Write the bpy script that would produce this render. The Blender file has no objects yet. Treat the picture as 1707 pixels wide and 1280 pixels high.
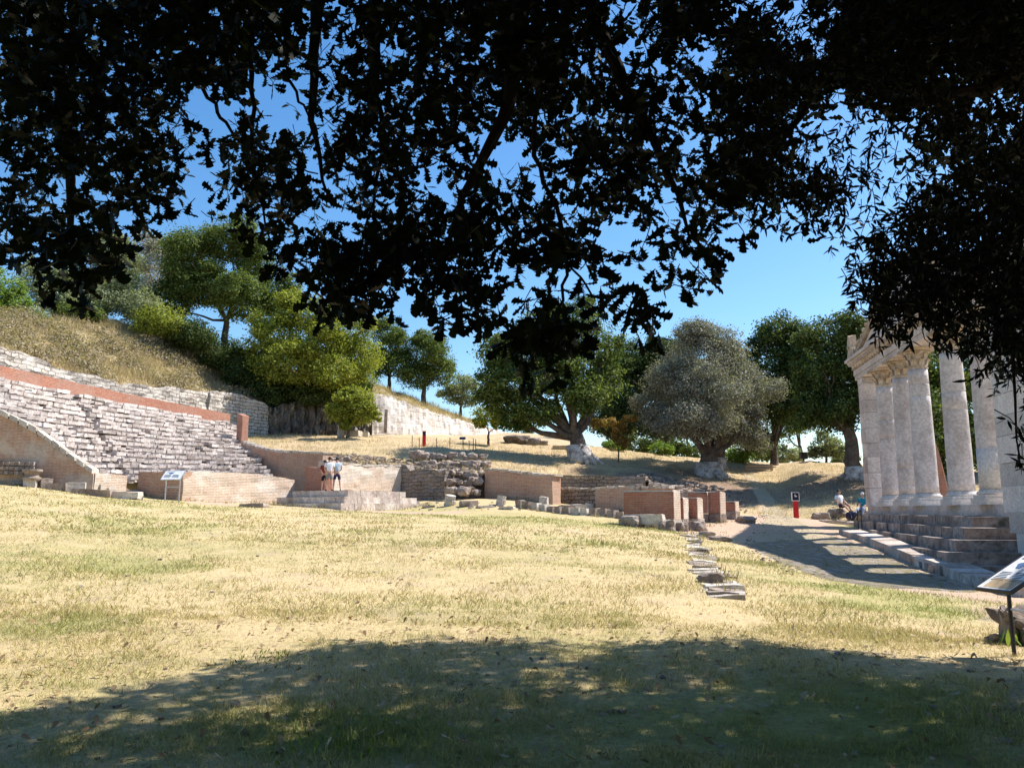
import bpy, bmesh, math, random
import numpy as np
from mathutils import Vector, Matrix, noise
from mathutils.bvhtree import BVHTree
random.seed(7); rng = np.random.default_rng(7)
S = bpy.context.scene
COL = S.collection
# ------------------------------------------------------------------ camera, sky, sun, exposure
PITCH = math.radians(9.0); F = 1330.0; EYE = 1.6
cam = bpy.data.objects.new('camera', bpy.data.cameras.new('camera')); COL.objects.link(cam)
cam.data.sensor_width = 36; cam.data.lens = 36*F/1707; cam.data.clip_start = .05; cam.data.clip_end = 3000
cam.location = (0, 0, EYE); cam.rotation_euler = (math.radians(90)+PITCH, 0, 0)
S.camera = cam
SUN_EL, SUN_AZ = math.radians(52), math.radians(20)      # azimuth measured from +X towards +Y
SD = Vector((math.cos(SUN_EL)*math.cos(SUN_AZ), math.cos(SUN_EL)*math.sin(SUN_AZ), math.sin(SUN_EL)))
w = bpy.data.worlds.new('World'); S.world = w; w.use_nodes = True
nt = w.node_tree; nt.nodes.clear()
sky = nt.nodes.new('ShaderNodeTexSky'); sky.sky_type = 'NISHITA'; sky.sun_disc = False
sky.sun_elevation = SUN_EL; sky.sun_rotation = math.radians(90)-SUN_AZ
sky.air_density = 1.1; sky.dust_density = .6; sky.ozone_density = 2.2; sky.altitude = 100
hs = nt.nodes.new('ShaderNodeHueSaturation'); hs.inputs['Saturation'].default_value = 1.3; hs.inputs['Hue'].default_value = .50
bg = nt.nodes.new('ShaderNodeBackground'); bg.inputs['Strength'].default_value = .118
wo = nt.nodes.new('ShaderNodeOutputWorld')
nt.links.new(sky.outputs[0], hs.inputs['Color']); nt.links.new(hs.outputs[0], bg.inputs[0]); nt.links.new(bg.outputs[0], wo.inputs[0])
sl = bpy.data.lights.new('sun', 'SUN'); sl.energy = 5.0; sl.angle = math.radians(.55); sl.color = (1, .945, .885)
so = bpy.data.objects.new('sun', sl); COL.objects.link(so)
so.rotation_euler = (-SD).to_track_quat('-Z', 'Y').to_euler()
S.view_settings.view_transform = 'Standard'; S.view_settings.look = 'None'
S.view_settings.exposure = .80; S.view_settings.gamma = 1
S.cycles.max_bounces = 6; S.cycles.diffuse_bounces = 3; S.cycles.transparent_max_bounces = 4

# ------------------------------------------------------------------ helpers
cp, sp = math.cos(PITCH), math.sin(PITCH)
def P(u, v, Y):                       # a sight line of the photo at ground distance Y -> world point
    a = 640-v; k = Y/(F*cp-a*sp)
    return Vector(((u-853.5)*k, Y, EYE+(F*sp+a*cp)*k))
def tag(o, label=None, cat=None, group=None, kind=None):
    if label: o['label'] = label
    if cat: o['category'] = cat
    if group: o['group'] = group
    if kind: o['kind'] = kind
    elif cat: o['kind'] = 'thing'
    return o
def empty(name, loc, label, cat, group=None, rz=0):
    o = bpy.data.objects.new(name, None); COL.objects.link(o); o.location = loc; o.rotation_euler = (0, 0, rz)
    o.empty_display_size = .2
    return tag(o, label, cat, group)
def link(name, me, mat, parent=None, world=True, smooth=False):
    o = bpy.data.objects.new(name, me); COL.objects.link(o)
    if mat is not None: me.materials.append(mat)
    if parent is not None:
        o.parent = parent
        if world:                     # geometry was given in world space, parent may be placed anywhere
            bpy.context.view_layer.update() if False else None
            top = parent; M = Matrix.Identity(4)
            while top is not None:
                M = Matrix.LocRotScale(top.location, top.rotation_euler, top.scale) @ M; top = top.parent
            me.transform(M.inverted())
    if smooth: me.polygons.foreach_set('use_smooth', [True]*len(me.polygons))
    return o
class MB:
    def __init__(s): s.v = []; s.f = []; s.uv = []
    def quad(s, a, b, c, d, uv=None):
        n = len(s.v); s.v += [tuple(a), tuple(b), tuple(c), tuple(d)]; s.f.append((n, n+1, n+2, n+3))
        s.uv += uv if uv else [(0, 0), (1, 0), (1, 1), (0, 1)]
    def poly(s, pts, uv=None):
        n = len(s.v); s.v += [tuple(p) for p in pts]; s.f.append(tuple(range(n, n+len(pts))))
        s.uv += uv if uv else [(p[0], p[1]) for p in pts]
    def hexa(s, c, uo=0.0):           # 8 corners: bottom 0-3 ccw, top 4-7
        c = [Vector(p) for p in c]
        for a, b in ((0, 1), (1, 2), (2, 3), (3, 0)):
            L = (c[b]-c[a]).length
            s.quad(c[a], c[b], c[b+4], c[a+4], [(uo, c[a].z), (uo+L, c[b].z), (uo+L, c[b+4].z), (uo, c[a+4].z)]); uo += L
        for q in ((4, 5, 6, 7), (3, 2, 1, 0)):
            s.quad(*[c[i] for i in q], uv=[(c[i].x, c[i].y) for i in q])
    def box(s, cx, cy, cz, dx, dy, dz, rz=0, jit=0, tilt=0):
        R = Matrix.Rotation(rz, 3, 'Z') @ Matrix.Rotation(tilt, 3, 'X')
        pts = []
        for z in (-.5, .5):
            for x, y in ((-.5, -.5), (.5, -.5), (.5, .5), (-.5, .5)):
                p = R @ Vector((x*dx, y*dy, z*dz)) + Vector((cx, cy, cz))
                if jit: p += Vector([random.uniform(-jit, jit) for _ in range(3)])
                pts.append(p)
        s.hexa(pts, random.random()*5 if jit else 0)
    def tube(s, pts, r, n=8):
        pts = [Vector(p) for p in pts]
        if not hasattr(r, '__len__'): r = [r]*len(pts)
        base = len(s.v)
        ref = Vector((0.3, .9, .1))
        for i, p in enumerate(pts):
            d = (pts[min(i+1, len(pts)-1)]-pts[max(i-1, 0)]).normalized()
            a = d.cross(ref if abs(d.dot(ref.normalized())) < .9 else Vector((1, 0, 0))).normalized(); b = d.cross(a)
            for k in range(n):
                t = 2*math.pi*k/n; s.v.append(tuple(p+(a*math.cos(t)+b*math.sin(t))*r[i]))
        for i in range(len(pts)-1):
            for k in range(n):
                k2 = (k+1) % n; s.f.append((base+i*n+k, base+i*n+k2, base+(i+1)*n+k2, base+(i+1)*n+k))
                s.uv += [(k/n, i), ((k+1)/n, i), ((k+1)/n, i+1), (k/n, i+1)]
        s.f.append(tuple(base+k for k in range(n))[::-1]); s.uv += [(0, 0)]*n
        m = base+(len(pts)-1)*n; s.f.append(tuple(m+k for k in range(n))); s.uv += [(0, 0)]*n
    def lathe(s, c, prof, n=24, flute=0):
        base = len(s.v)
        for r, z in prof:
            for k in range(n):
                t = 2*math.pi*k/n; rr = r*(1-flute*(k % 2)); s.v.append((c[0]+rr*math.cos(t), c[1]+rr*math.sin(t), c[2]+z))
        for i in range(len(prof)-1):
            for k in range(n):
                k2 = (k+1) % n; s.f.append((base+i*n+k, base+i*n+k2, base+(i+1)*n+k2, base+(i+1)*n+k))
                s.uv += [(k/n*2.6, prof[i][1]), ((k+1)/n*2.6, prof[i][1]), ((k+1)/n*2.6, prof[i+1][1]), (k/n*2.6, prof[i+1][1])]
        s.f.append(tuple(base+k for k in range(n))[::-1]); s.uv += [(0, 0)]*n
        m = base+(len(prof)-1)*n; s.f.append(tuple(m+k for k in range(n))); s.uv += [(0, 0)]*n
    def mesh(s, name):
        me = bpy.data.meshes.new(name); me.from_pydata(s.v, [], s.f)
        uv = me.uv_layers.new(name='UVMap'); uv.data.foreach_set('uv', np.array(s.uv, dtype=np.float32).ravel())
        me.update(); return me
    def build(s, name, mat, parent=None, smooth=False, world=True):
        return link(name, s.mesh(name), mat, parent, world, smooth)

# ------------------------------------------------------------------ materials
def N(nt, t, **kw):
    n = nt.nodes.new('ShaderNode'+t)
    for k, v in kw.items():
        if k in n.inputs: n.inputs[k].default_value = v
        else: setattr(n, k, v)
    return n
def ramp(nt, fac, stops):
    r = nt.nodes.new('ShaderNodeValToRGB'); e = r.color_ramp.elements
    while len(e) < len(stops): e.new(.5)
    for i, (p, c) in enumerate(stops): e[i].position = p; e[i].color = (*c, 1) if len(c) == 3 else c
    nt.links.new(fac, r.inputs[0]); return r.outputs[0]
def newmat(name):
    m = bpy.data.materials.new(name); m.use_nodes = True; t = m.node_tree
    b = t.nodes['Principled BSDF']; b.inputs['Roughness'].default_value = .85
    b.inputs['Specular IOR Level'].default_value = .2
    return m, t, b
def plain(name, c, rough=.7, metal=0):
    m, t, b = newmat(name); g = N(t, 'NewGeometry'); n = N(t, 'TexNoise', Scale=9.0, Detail=4.0)
    t.links.new(g.outputs['Position'], n.inputs['Vector'])
    o = ramp(t, n.outputs[0], [(.3, [x*.82 for x in c]), (.7, [min(1, x*1.12) for x in c])])
    t.links.new(o, b.inputs['Base Color']); b.inputs['Roughness'].default_value = rough; b.inputs['Metallic'].default_value = metal
    return m
def mixc(t, fac, a, b, mode='MIX'):
    n = t.nodes.new('ShaderNodeMix'); n.data_type = 'RGBA'; n.blend_type = mode
    if isinstance(fac, float): n.inputs[0].default_value = fac
    else: t.links.new(fac, n.inputs[0])
    for i, x in ((6, a), (7, b)):
        if isinstance(x, (tuple, list)): n.inputs[i].default_value = (*x, 1)
        else: t.links.new(x, n.inputs[i])
    return n.outputs[2]
def masonry(name, c1, c2, mortar, bw, bh, msize, stain=None, stain_amt=.5, warp=.05, bump=.6, uvscale=1, seed=0.0, dark=(.2, .17, .15), darkamt=.35):
    m, t, b = newmat(name); L = t.links
    uv = N(t, 'UVMap'); nz = N(t, 'TexNoise', Scale=2.3, Detail=3.0)
    L.new(uv.outputs[0], nz.inputs['Vector'])
    sub = N(t, 'VectorMath', operation='SUBTRACT'); sub.inputs[1].default_value = (.5, .5, .5); L.new(nz.outputs['Color'], sub.inputs[0])
    sc = N(t, 'VectorMath', operation='SCALE'); sc.inputs['Scale'].default_value = warp; L.new(sub.outputs[0], sc.inputs[0])
    ad = N(t, 'VectorMath', operation='ADD'); L.new(uv.outputs[0], ad.inputs[0]); L.new(sc.outputs[0], ad.inputs[1])
    br = N(t, 'TexBrick'); br.inputs['Scale'].default_value = 1
    br.inputs['Color1'].default_value = (*c1, 1); br.inputs['Color2'].default_value = (*c2, 1); br.inputs['Mortar'].default_value = (*mortar, 1)
    br.inputs['Brick Width'].default_value = bw; br.inputs['Row Height'].default_value = bh; br.inputs['Mortar Size'].default_value = msize
    br.inputs['Mortar Smooth'].default_value = .3; br.inputs['Bias'].default_value = 0
    L.new(ad.outputs[0], br.inputs['Vector'])
    g = N(t, 'NewGeometry')
    off = N(t, 'VectorMath', operation='ADD'); off.inputs[1].default_value = (seed, seed*2, seed); L.new(g.outputs['Position'], off.inputs[0])
    n2 = N(t, 'TexNoise', Scale=.55, Detail=6.0, Roughness=.65); L.new(off.outputs[0], n2.inputs['Vector'])
    n3 = N(t, 'TexNoise', Scale=7.0, Detail=8.0, Roughness=.75); L.new(off.outputs[0], n3.inputs['Vector'])
    col = br.outputs[0]
    if stain:
        f = ramp(t, n2.outputs[0], [(.46, (0, 0, 0)), (.58, (stain_amt,)*3)])
        col = mixc(t, f, col, stain)
    n4 = N(t, 'TexNoise', Scale=1.6, Detail=7.0, Roughness=.7); L.new(off.outputs[0], n4.inputs['Vector'])
    f = ramp(t, n4.outputs[0], [(.5, (0, 0, 0)), (.72, (darkamt,)*3)]); col = mixc(t, f, col, dark)
    f = ramp(t, n3.outputs[0], [(.3, (.78, .76, .74)), (.7, (1.15, 1.13, 1.1))]); col = mixc(t, 1.0, col, f, 'MULTIPLY')
    L.new(col, b.inputs['Base Color'])
    mx = N(t, 'Math', operation='MULTIPLY_ADD'); mx.inputs[1].default_value = -.7; L.new(br.outputs['Fac'], mx.inputs[0]); L.new(n3.outputs[0], mx.inputs[2])
    bp = N(t, 'Bump', Strength=bump, Distance=.05); L.new(mx.outputs[0], bp.inputs['Height']); L.new(bp.outputs[0], b.inputs['Normal'])
    b.inputs['Roughness'].default_value = .92
    return m
def stone(name, stops, scale=1.2, bump=.6, fine=9.0, dist=.05, lichen=None):
    m, t, b = newmat(name); L = t.links; g = N(t, 'NewGeometry')
    n = N(t, 'TexNoise', Scale=scale, Detail=9.0, Roughness=.68); L.new(g.outputs['Position'], n.inputs['Vector'])
    n3 = N(t, 'TexNoise', Scale=fine, Detail=8.0, Roughness=.75); L.new(g.outputs['Position'], n3.inputs['Vector'])
    col = ramp(t, n.outputs[0], stops)
    isl = ramp(t, g.outputs['Random Per Island'], [(0, (.72, .7, .68)), (.6, (1, 1, 1)), (1, (1.15, 1.12, 1.1))])
    col = mixc(t, 1.0, col, isl, 'MULTIPLY')
    f = ramp(t, n3.outputs[0], [(.3, (.6, .58, .56)), (.7, (1.25, 1.25, 1.22))]); col = mixc(t, 1.0, col, f, 'MULTIPLY')
    if lichen:
        n5 = N(t, 'TexNoise', Scale=3.1, Detail=6.0, Roughness=.7); L.new(g.outputs['Position'], n5.inputs['Vector'])
        col = mixc(t, ramp(t, n5.outputs[0], [(.52, (0, 0, 0)), (.62, (.75,)*3)]), col, lichen)
    L.new(col, b.inputs['Base Color'])
    bp = N(t, 'Bump', Strength=bump, Distance=dist); L.new(n3.outputs[0], bp.inputs['Height']); L.new(bp.outputs[0], b.inputs['Normal'])
    b.inputs['Roughness'].default_value = .92
    return m
def leafmat(name, stops, transl=.35, scale=.6, spec=.08):
    m, t, b = newmat(name); L = t.links; g = N(t, 'NewGeometry')
    n = N(t, 'TexNoise', Scale=scale, Detail=3.0); L.new(g.outputs['Position'], n.inputs['Vector'])
    ad = N(t, 'Math', operation='MULTIPLY_ADD'); ad.inputs[1].default_value = .55; L.new(g.outputs['Random Per Island'], ad.inputs[0])
    m2 = N(t, 'Math', operation='MULTIPLY'); m2.inputs[1].default_value = .55; L.new(n.outputs[0], m2.inputs[0]); L.new(m2.outputs[0], ad.inputs[2])
    col = ramp(t, ad.outputs[0], stops); L.new(col, b.inputs['Base Color'])
    b.inputs['Roughness'].default_value = .5; b.inputs['Specular IOR Level'].default_value = spec
    tr = N(t, 'BsdfTranslucent'); L.new(mixc(t, 1.0, col, (1.3, 1.35, .6), 'MULTIPLY'), tr.inputs[0])
    mx = N(t, 'MixShader', Fac=transl); L.new(b.outputs[0], mx.inputs[1]); L.new(tr.outputs[0], mx.inputs[2])
    L.new(mx.outputs[0], t.nodes['Material Output'].inputs[0])
    return m

M = {}
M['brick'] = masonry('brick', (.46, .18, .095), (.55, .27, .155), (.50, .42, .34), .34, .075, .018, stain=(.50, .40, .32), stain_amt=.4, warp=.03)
M['brick_pale_lit'] = masonry('brick_pale_lit', (.56, .37, .26), (.62, .47, .36), (.68, .60, .50), .36, .08, .02, stain=(.72, .66, .58), stain_amt=.85, warp=.03, darkamt=.2, seed=4.0)  # pale brick for sunlit faces, with the sun put into the colour
M['brick_red'] = masonry('brick_red', (.38, .115, .065), (.47, .18, .105), (.36, .26, .20), .32, .08, .016, stain=(.42, .28, .22), stain_amt=.4, warp=.02, seed=9.0, darkamt=.2)
M['brick_plaster'] = masonry('brick_plaster', (.42, .20, .11), (.50, .28, .17), (.5, .42, .34), .34, .07, .016, stain=(.56, .48, .40), stain_amt=.8, warp=.03, seed=2.2)
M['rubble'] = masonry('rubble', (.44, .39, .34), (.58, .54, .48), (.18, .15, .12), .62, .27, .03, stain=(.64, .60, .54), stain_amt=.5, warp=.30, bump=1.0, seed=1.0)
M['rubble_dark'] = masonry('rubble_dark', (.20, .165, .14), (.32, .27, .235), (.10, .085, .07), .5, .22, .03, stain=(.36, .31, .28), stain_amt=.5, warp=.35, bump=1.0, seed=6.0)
M['rubble_white'] = masonry('rubble_white', (.66, .60, .54), (.74, .70, .65), (.42, .36, .30), 1.3, .55, .025, stain=(.80, .77, .73), stain_amt=.9, warp=.12, bump=.6, seed=3.0, darkamt=.25)
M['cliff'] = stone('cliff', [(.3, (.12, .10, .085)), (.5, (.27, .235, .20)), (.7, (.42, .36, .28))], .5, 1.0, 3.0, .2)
M['seat'] = stone('seat', [(.25, (.32, .26, .235)), (.42, (.53, .465, .43)), (.66, (.72, .66, .62))], 1.3, .9, 6.0, .06)
M['step'] = stone('step', [(.3, (.30, .23, .20)), (.46, (.50, .42, .37)), (.66, (.70, .64, .58))], 1.4, .7, 7.0, .05)
M['stepdark'] = stone('stepdark', [(.3, (.18, .145, .13)), (.5, (.34, .285, .26)), (.7, (.58, .52, .48))], 1.3, .7, 7.0, .05, lichen=(.09, .09, .075))
M['marble'] = stone('marble', [(.3, (.40, .34, .31)), (.48, (.57, .51, .485)), (.72, (.70, .65, .62))], 1.1, .3, 10.0, .025, lichen=(.40, .35, .32))
M['marble2'] = stone('marble2', [(.3, (.55, .51, .48)), (.7, (.70, .67, .64))], 2.5, .15, 14.0, .02)
M['carved'] = stone('carved', [(.3, (.42, .29, .17)), (.5, (.56, .45, .34)), (.7, (.64, .57, .48))], 2.2, .8, 12.0, .06)
M['rock'] = stone('rock', [(.3, (.17, .13, .11)), (.5, (.32, .26, .22)), (.7, (.50, .44, .38))], 1.8, .9, 7.0, .07)
M['rock_pale'] = stone('rock_pale', [(.3, (.42, .37, .32)), (.55, (.58, .53, .47)), (.75, (.68, .64, .58))], 1.8, .6, 7.0, .05)
M['bark'] = stone('bark', [(.3, (.07, .055, .045)), (.5, (.15, .12, .10)), (.7, (.25, .21, .18))], 2.5, 1.0, 11.0, .08)
M['barkdark'] = stone('barkdark', [(.3, (.018, .014, .011)), (.7, (.05, .04, .03))], 6, .8, 30.0, .02)
M['lime'] = stone('lime', [(.36, (.14, .12, .11)), (.46, (.42, .38, .36)), (.62, (.72, .69, .68))], 2.2, .8, 9.0, .06)
M['metal'] = plain('painted steel', (.045, .045, .05), .45, .3)
M['metal_pale'] = plain('galvanised steel', (.45, .47, .5), .4, .6)
M['white'] = plain('white panel', (.82, .82, .80), .45)
M['ink'] = plain('printed ink', (.05, .07, .12), .5)
M['ink_blue'] = plain('blue print', (.10, .16, .32), .5)
M['ochre'] = plain('ochre print', (.55, .40, .22), .5)
M['red'] = plain('red painted post', (.60, .03, .035), .45)
M['panel'] = plain('dark panel', (.02, .02, .05), .3)
M['wood'] = plain('old timber', (.42, .30, .22), .8)
M['skin'] = plain('skin', (.50, .30, .22), .55)
M['hair'] = plain('hair', (.03, .02, .015), .6)
M['shirt_white'] = plain('white cotton', (.78, .78, .80), .8)
M['shirt_grey'] = plain('grey blue cotton', (.36, .43, .50), .8)
M['shirt_red'] = plain('dark red cotton', (.22, .04, .04), .8)
M['teal'] = plain('teal cotton', (.02, .22, .30), .8)
M['short_grey'] = plain('grey shorts', (.20, .19, .18), .8)
M['short_navy'] = plain('navy shorts', (.03, .03, .08), .8)
M['short_black'] = plain('black shorts', (.015, .015, .02), .8)
M['jeans'] = plain('pale jeans', (.35, .40, .50), .8)
M['fg_oak'] = leafmat('oak leaf in shade', [(.2, (.006, .009, .004)), (.85, (.014, .02, .007)), (.93, (.014, .02, .007)), (1, (.10, .14, .02))], .15, 3.0, .05)  # brightest stop puts sunlight into the colour of a few leaves
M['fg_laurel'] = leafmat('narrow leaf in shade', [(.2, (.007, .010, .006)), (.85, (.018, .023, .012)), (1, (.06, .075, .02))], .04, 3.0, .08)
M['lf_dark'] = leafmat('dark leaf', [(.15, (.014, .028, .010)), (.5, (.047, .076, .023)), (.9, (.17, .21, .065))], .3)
M['lf_oak'] = leafmat('oak leaf', [(.15, (.02, .038, .011)), (.5, (.08, .118, .03)), (.9, (.25, .29, .085))], .35)
M['lf_lime'] = leafmat('yellow green leaf', [(.12, (.035, .055, .012)), (.42, (.17, .20, .03)), (.85, (.40, .42, .09))], .4)
M['lf_bright'] = leafmat('bright leaf', [(.15, (.06, .10, .02)), (.5, (.15, .24, .05)), (.9, (.30, .38, .10))], .4)
M['lf_olive'] = leafmat('olive leaf', [(.15, (.07, .065, .06)), (.45, (.18, .17, .15)), (.7, (.30, .30, .24)), (1, (.42, .43, .32))], .25)
M['lf_sage'] = leafmat('sage leaf', [(.12, (.07, .085, .05)), (.45, (.19, .22, .12)), (.85, (.36, .39, .24))], .3)
M['lf_silver'] = leafmat('silver leaf', [(.15, (.16, .15, .14)), (.5, (.34, .33, .32)), (.9, (.52, .5, .48))], .3)
M['lf_orange'] = leafmat('rusty leaf', [(.15, (.13, .07, .03)), (.5, (.30, .18, .06)), (.9, (.38, .32, .10))], .35)
M['lf_brush'] = leafmat('brush leaf', [(.12, (.09, .085, .045)), (.35, (.19, .18, .09)), (.55, (.30, .23, .17)), (.9, (.48, .41, .26))], .3)
M['dry'] = leafmat('dry stalk', [(.1, (.20, .14, .09)), (.4, (.38, .29, .18)), (.7, (.54, .44, .28)), (.95, (.30, .30, .14))], .3, .35, .1)

def ground_mat(name, straw, green, dirt, gs=.5, greenamt=.5, dirtamt=.5, bump=.5):
    m, t, b = newmat(name); L = t.links; g = N(t, 'NewGeometry')
    n1 = N(t, 'TexNoise', Scale=.16, Detail=6.0, Roughness=.6); n2 = N(t, 'TexNoise', Scale=.9, Detail=8.0, Roughness=.75)
    n3 = N(t, 'TexNoise', Scale=14.0, Detail=8.0, Roughness=.8); n4 = N(t, 'TexNoise', Scale=60.0, Detail=4.0, Roughness=.7)
    for n in (n1, n2, n3, n4): L.new(g.outputs['Position'], n.inputs['Vector'])
    s = ramp(t, n3.outputs[0], [(.3, [x*.55 for x in straw]), (.5, straw), (.72, [min(1, x*1.35) for x in straw])])
    gg = ramp(t, n3.outputs[0], [(.3, [x*.6 for x in green]), (.7, [x*1.3 for x in green])])
    dd = ramp(t, n3.outputs[0], [(.3, [x*.65 for x in dirt]), (.7, [x*1.2 for x in dirt])])
    m1 = N(t, 'Math', operation='MULTIPLY'); L.new(n1.outputs[0], m1.inputs[0]); L.new(n2.outputs[0], m1.inputs[1])
    f = ramp(t, m1.outputs[0], [(.22, (0, 0, 0)), (.36, (greenamt,)*3)]); c = mixc(t, f, s, gg)
    f = ramp(t, n2.outputs[0], [(.52, (0, 0, 0)), (.66, (dirtamt,)*3)]); c = mixc(t, f, c, dd)
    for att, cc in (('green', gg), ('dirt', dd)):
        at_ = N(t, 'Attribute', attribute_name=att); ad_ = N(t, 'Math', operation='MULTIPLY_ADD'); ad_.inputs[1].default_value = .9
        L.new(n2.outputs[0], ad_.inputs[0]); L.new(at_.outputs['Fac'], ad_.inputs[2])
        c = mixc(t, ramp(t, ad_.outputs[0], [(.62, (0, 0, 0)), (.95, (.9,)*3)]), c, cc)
    L.new(c, b.inputs['Base Color']); b.inputs['Roughness'].default_value = .95
    ad = N(t, 'Math', operation='ADD'); L.new(n3.outputs[0], ad.inputs[0]); L.new(n4.outputs[0], ad.inputs[1])
    bp = N(t, 'Bump', Strength=bump, Distance=.06); L.new(ad.outputs[0], bp.inputs['Height']); L.new(bp.outputs[0], b.inputs['Normal'])
    return m
M['ground'] = ground_mat('lawn soil', (.54, .415, .225), (.30, .30, .09), (.52, .37, .27), greenamt=.75, dirtamt=.75)
M['terrace'] = ground_mat('terrace soil', (.52, .39, .23), (.32, .29, .11), (.27, .18, .125), greenamt=.4, dirtamt=.6)
M['hill'] = ground_mat('hill soil', (.40, .31, .18), (.20, .19, .08), (.28, .20, .13), greenamt=.5, dirtamt=.6)
def cobble_mat():
    m, t, b = newmat('worn cobbles'); L = t.links; g = N(t, 'NewGeometry')
    nz = N(t, 'TexNoise', Scale=1.3, Detail=6.0, Roughness=.7); n3 = N(t, 'TexNoise', Scale=16.0, Detail=8.0, Roughness=.8)
    for n in (nz, n3): L.new(g.outputs['Position'], n.inputs['Vector'])
    v = N(t, 'TexVoronoi', Scale=2.3); v.feature = 'DISTANCE_TO_EDGE'; v2 = N(t, 'TexVoronoi', Scale=2.3); wv = N(t, 'VectorMath', operation='MULTIPLY_ADD')
    wv.inputs[1].default_value = (.35, .35, .1); L.new(nz.outputs['Color'], wv.inputs[0]); L.new(g.outputs['Position'], wv.inputs[2])
    L.new(wv.outputs[0], v.inputs['Vector']); L.new(wv.outputs[0], v2.inputs['Vector'])
    c = mixc(t, 1.0, ramp(t, v2.outputs['Color'], [(0, (.34, .28, .24)), (.5, (.46, .39, .34)), (1, (.58, .51, .46))]), ramp(t, n3.outputs[0], [(.3, (.6, .6, .6)), (.7, (1.2, 1.2, 1.2))]), 'MULTIPLY')
    gap = ramp(t, v.outputs['Distance'], [(.05, (1, 1, 1)), (.14, (0, 0, 0))]); c = mixc(t, gap, c, (.30, .26, .13))
    c = mixc(t, ramp(t, nz.outputs[0], [(.50, (0, 0, 0)), (.60, (.9, .9, .9))]), c, ramp(t, n3.outputs[0], [(.3, (.26, .21, .11)), (.7, (.55, .45, .26))]))
    L.new(c, b.inputs['Base Color']); b.inputs['Roughness'].default_value = .95
    ad = N(t, 'Math', operation='MULTIPLY_ADD'); ad.inputs[1].default_value = 2.0; dm = N(t, 'Math', operation='MINIMUM'); dm.inputs[1].default_value = .3; L.new(v.outputs['Distance'], dm.inputs[0])
    L.new(dm.outputs[0], ad.inputs[0]); L.new(n3.outputs[0], ad.inputs[2]); bp = N(t, 'Bump', Strength=1.0, Distance=.12); L.new(ad.outputs[0], bp.inputs['Height']); L.new(bp.outputs[0], b.inputs['Normal'])
    return m
M['cobble'] = cobble_mat()
M['path'] = ground_mat('path dirt', (.54, .43, .29), (.40, .36, .18), (.57, .46, .34), greenamt=.6, dirtamt=.8, bump=.9)
def grass_mat():
    m, t, b = newmat('dry lawn blade'); L = t.links; g = N(t, 'NewGeometry')
    n1 = N(t, 'TexNoise', Scale=.16, Detail=6.0, Roughness=.6); n2 = N(t, 'TexNoise', Scale=.9, Detail=8.0, Roughness=.75)
    for n in (n1, n2): L.new(g.outputs['Position'], n.inputs['Vector'])
    m1 = N(t, 'Math', operation='MULTIPLY'); L.new(n1.outputs[0], m1.inputs[0]); L.new(n2.outputs[0], m1.inputs[1])
    f = ramp(t, m1.outputs[0], [(.18, (.08, .08, .08)), (.36, (.92, .92, .92))])
    a = ramp(t, g.outputs['Random Per Island'], [(0, (.22, .15, .08)), (.25, (.53, .41, .19)), (.65, (.70, .60, .30)), (1, (.36, .40, .11))])
    c = ramp(t, g.outputs['Random Per Island'], [(0, (.20, .22, .06)), (.5, (.36, .36, .12)), (1, (.60, .54, .26))])
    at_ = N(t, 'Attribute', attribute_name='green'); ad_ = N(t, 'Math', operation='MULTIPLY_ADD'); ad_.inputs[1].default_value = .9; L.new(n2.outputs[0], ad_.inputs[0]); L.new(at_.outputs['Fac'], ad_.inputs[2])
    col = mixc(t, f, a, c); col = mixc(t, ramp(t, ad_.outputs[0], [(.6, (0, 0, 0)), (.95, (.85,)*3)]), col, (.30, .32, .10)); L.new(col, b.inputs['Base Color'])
    tr = N(t, 'BsdfTranslucent'); L.new(col, tr.inputs[0]); mx = N(t, 'MixShader', Fac=.3)
    L.new(b.outputs[0], mx.inputs[1]); L.new(tr.outputs[0], mx.inputs[2]); L.new(mx.outputs[0], t.nodes['Material Output'].inputs[0])
    return m
M['blade'] = grass_mat()

# ------------------------------------------------------------------ terrain
ctrl = [(-8, 3, .05), (0, 3, 0), (8, 3, 0), (-25, -15, .6), (20, -15, 0), (0, -30, 0), (-6, 10, .32), (0, 10, .2), (5.5, 10, .03), (-12, 20, 1.1), (-4, 20, .75),
        (3, 20, .48), (8, 20, .05), (-20, 30, 2.2), (-10, 30, 1.35), (0, 30, 1.1), (5, 30, .8), (9.5, 30, .4), (10.8, 20, -.25), (9, 13, -.12), (5, 14, .12), (-30, 20, 2.4),
        (-45, 35, 3.6), (30, 20, .3), (40, 45, 2.5), (26, 30, .9), (18, 10, 0), (24, 55, 3), (30, 80, 3), (-60, 0, 2)]
for u, v, Y in [(0, 806, 38), (120, 818, 38), (230, 829, 39), (330, 838, 38.5), (440, 842, 41), (570, 850, 39.2), (700, 849, 43), (760, 836, 45), (840, 835, 44.5), (940, 852, 42),
                (1035, 866, 38), (1110, 881, 34.5), (1180, 872, 38), (1240, 862, 42), (1300, 861, 44), (1350, 866, 42), (1400, 890, 36), (1440, 880, 40), (1560, 953, 24), (1640, 982, 20), (1707, 1105, 8.5),
                (1500, 870, 44)]:
    p = P(u, v, Y); ctrl.append((p.x, p.y, p.z))
ctrl += [(-30, 60, 3), (-10, 58, 2.4), (0, 58, 2), (12, 60, 2), (-60, 90, 2), (0, 90, 1), (50, 100, 1), (-150, 150, 0), (0, 200, -3), (150, 150, 0), (-150, -60, 0), (150, -60, 0), (-400, 400, -4), (400, 400, -4), (0, 600, -6)]
C = np.array(ctrl, float)
def kern(d): return -np.sqrt(d*d+9.0)
D = np.sqrt(((C[:, None, :2]-C[None, :, :2])**2).sum(-1)); n = len(C)
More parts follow.
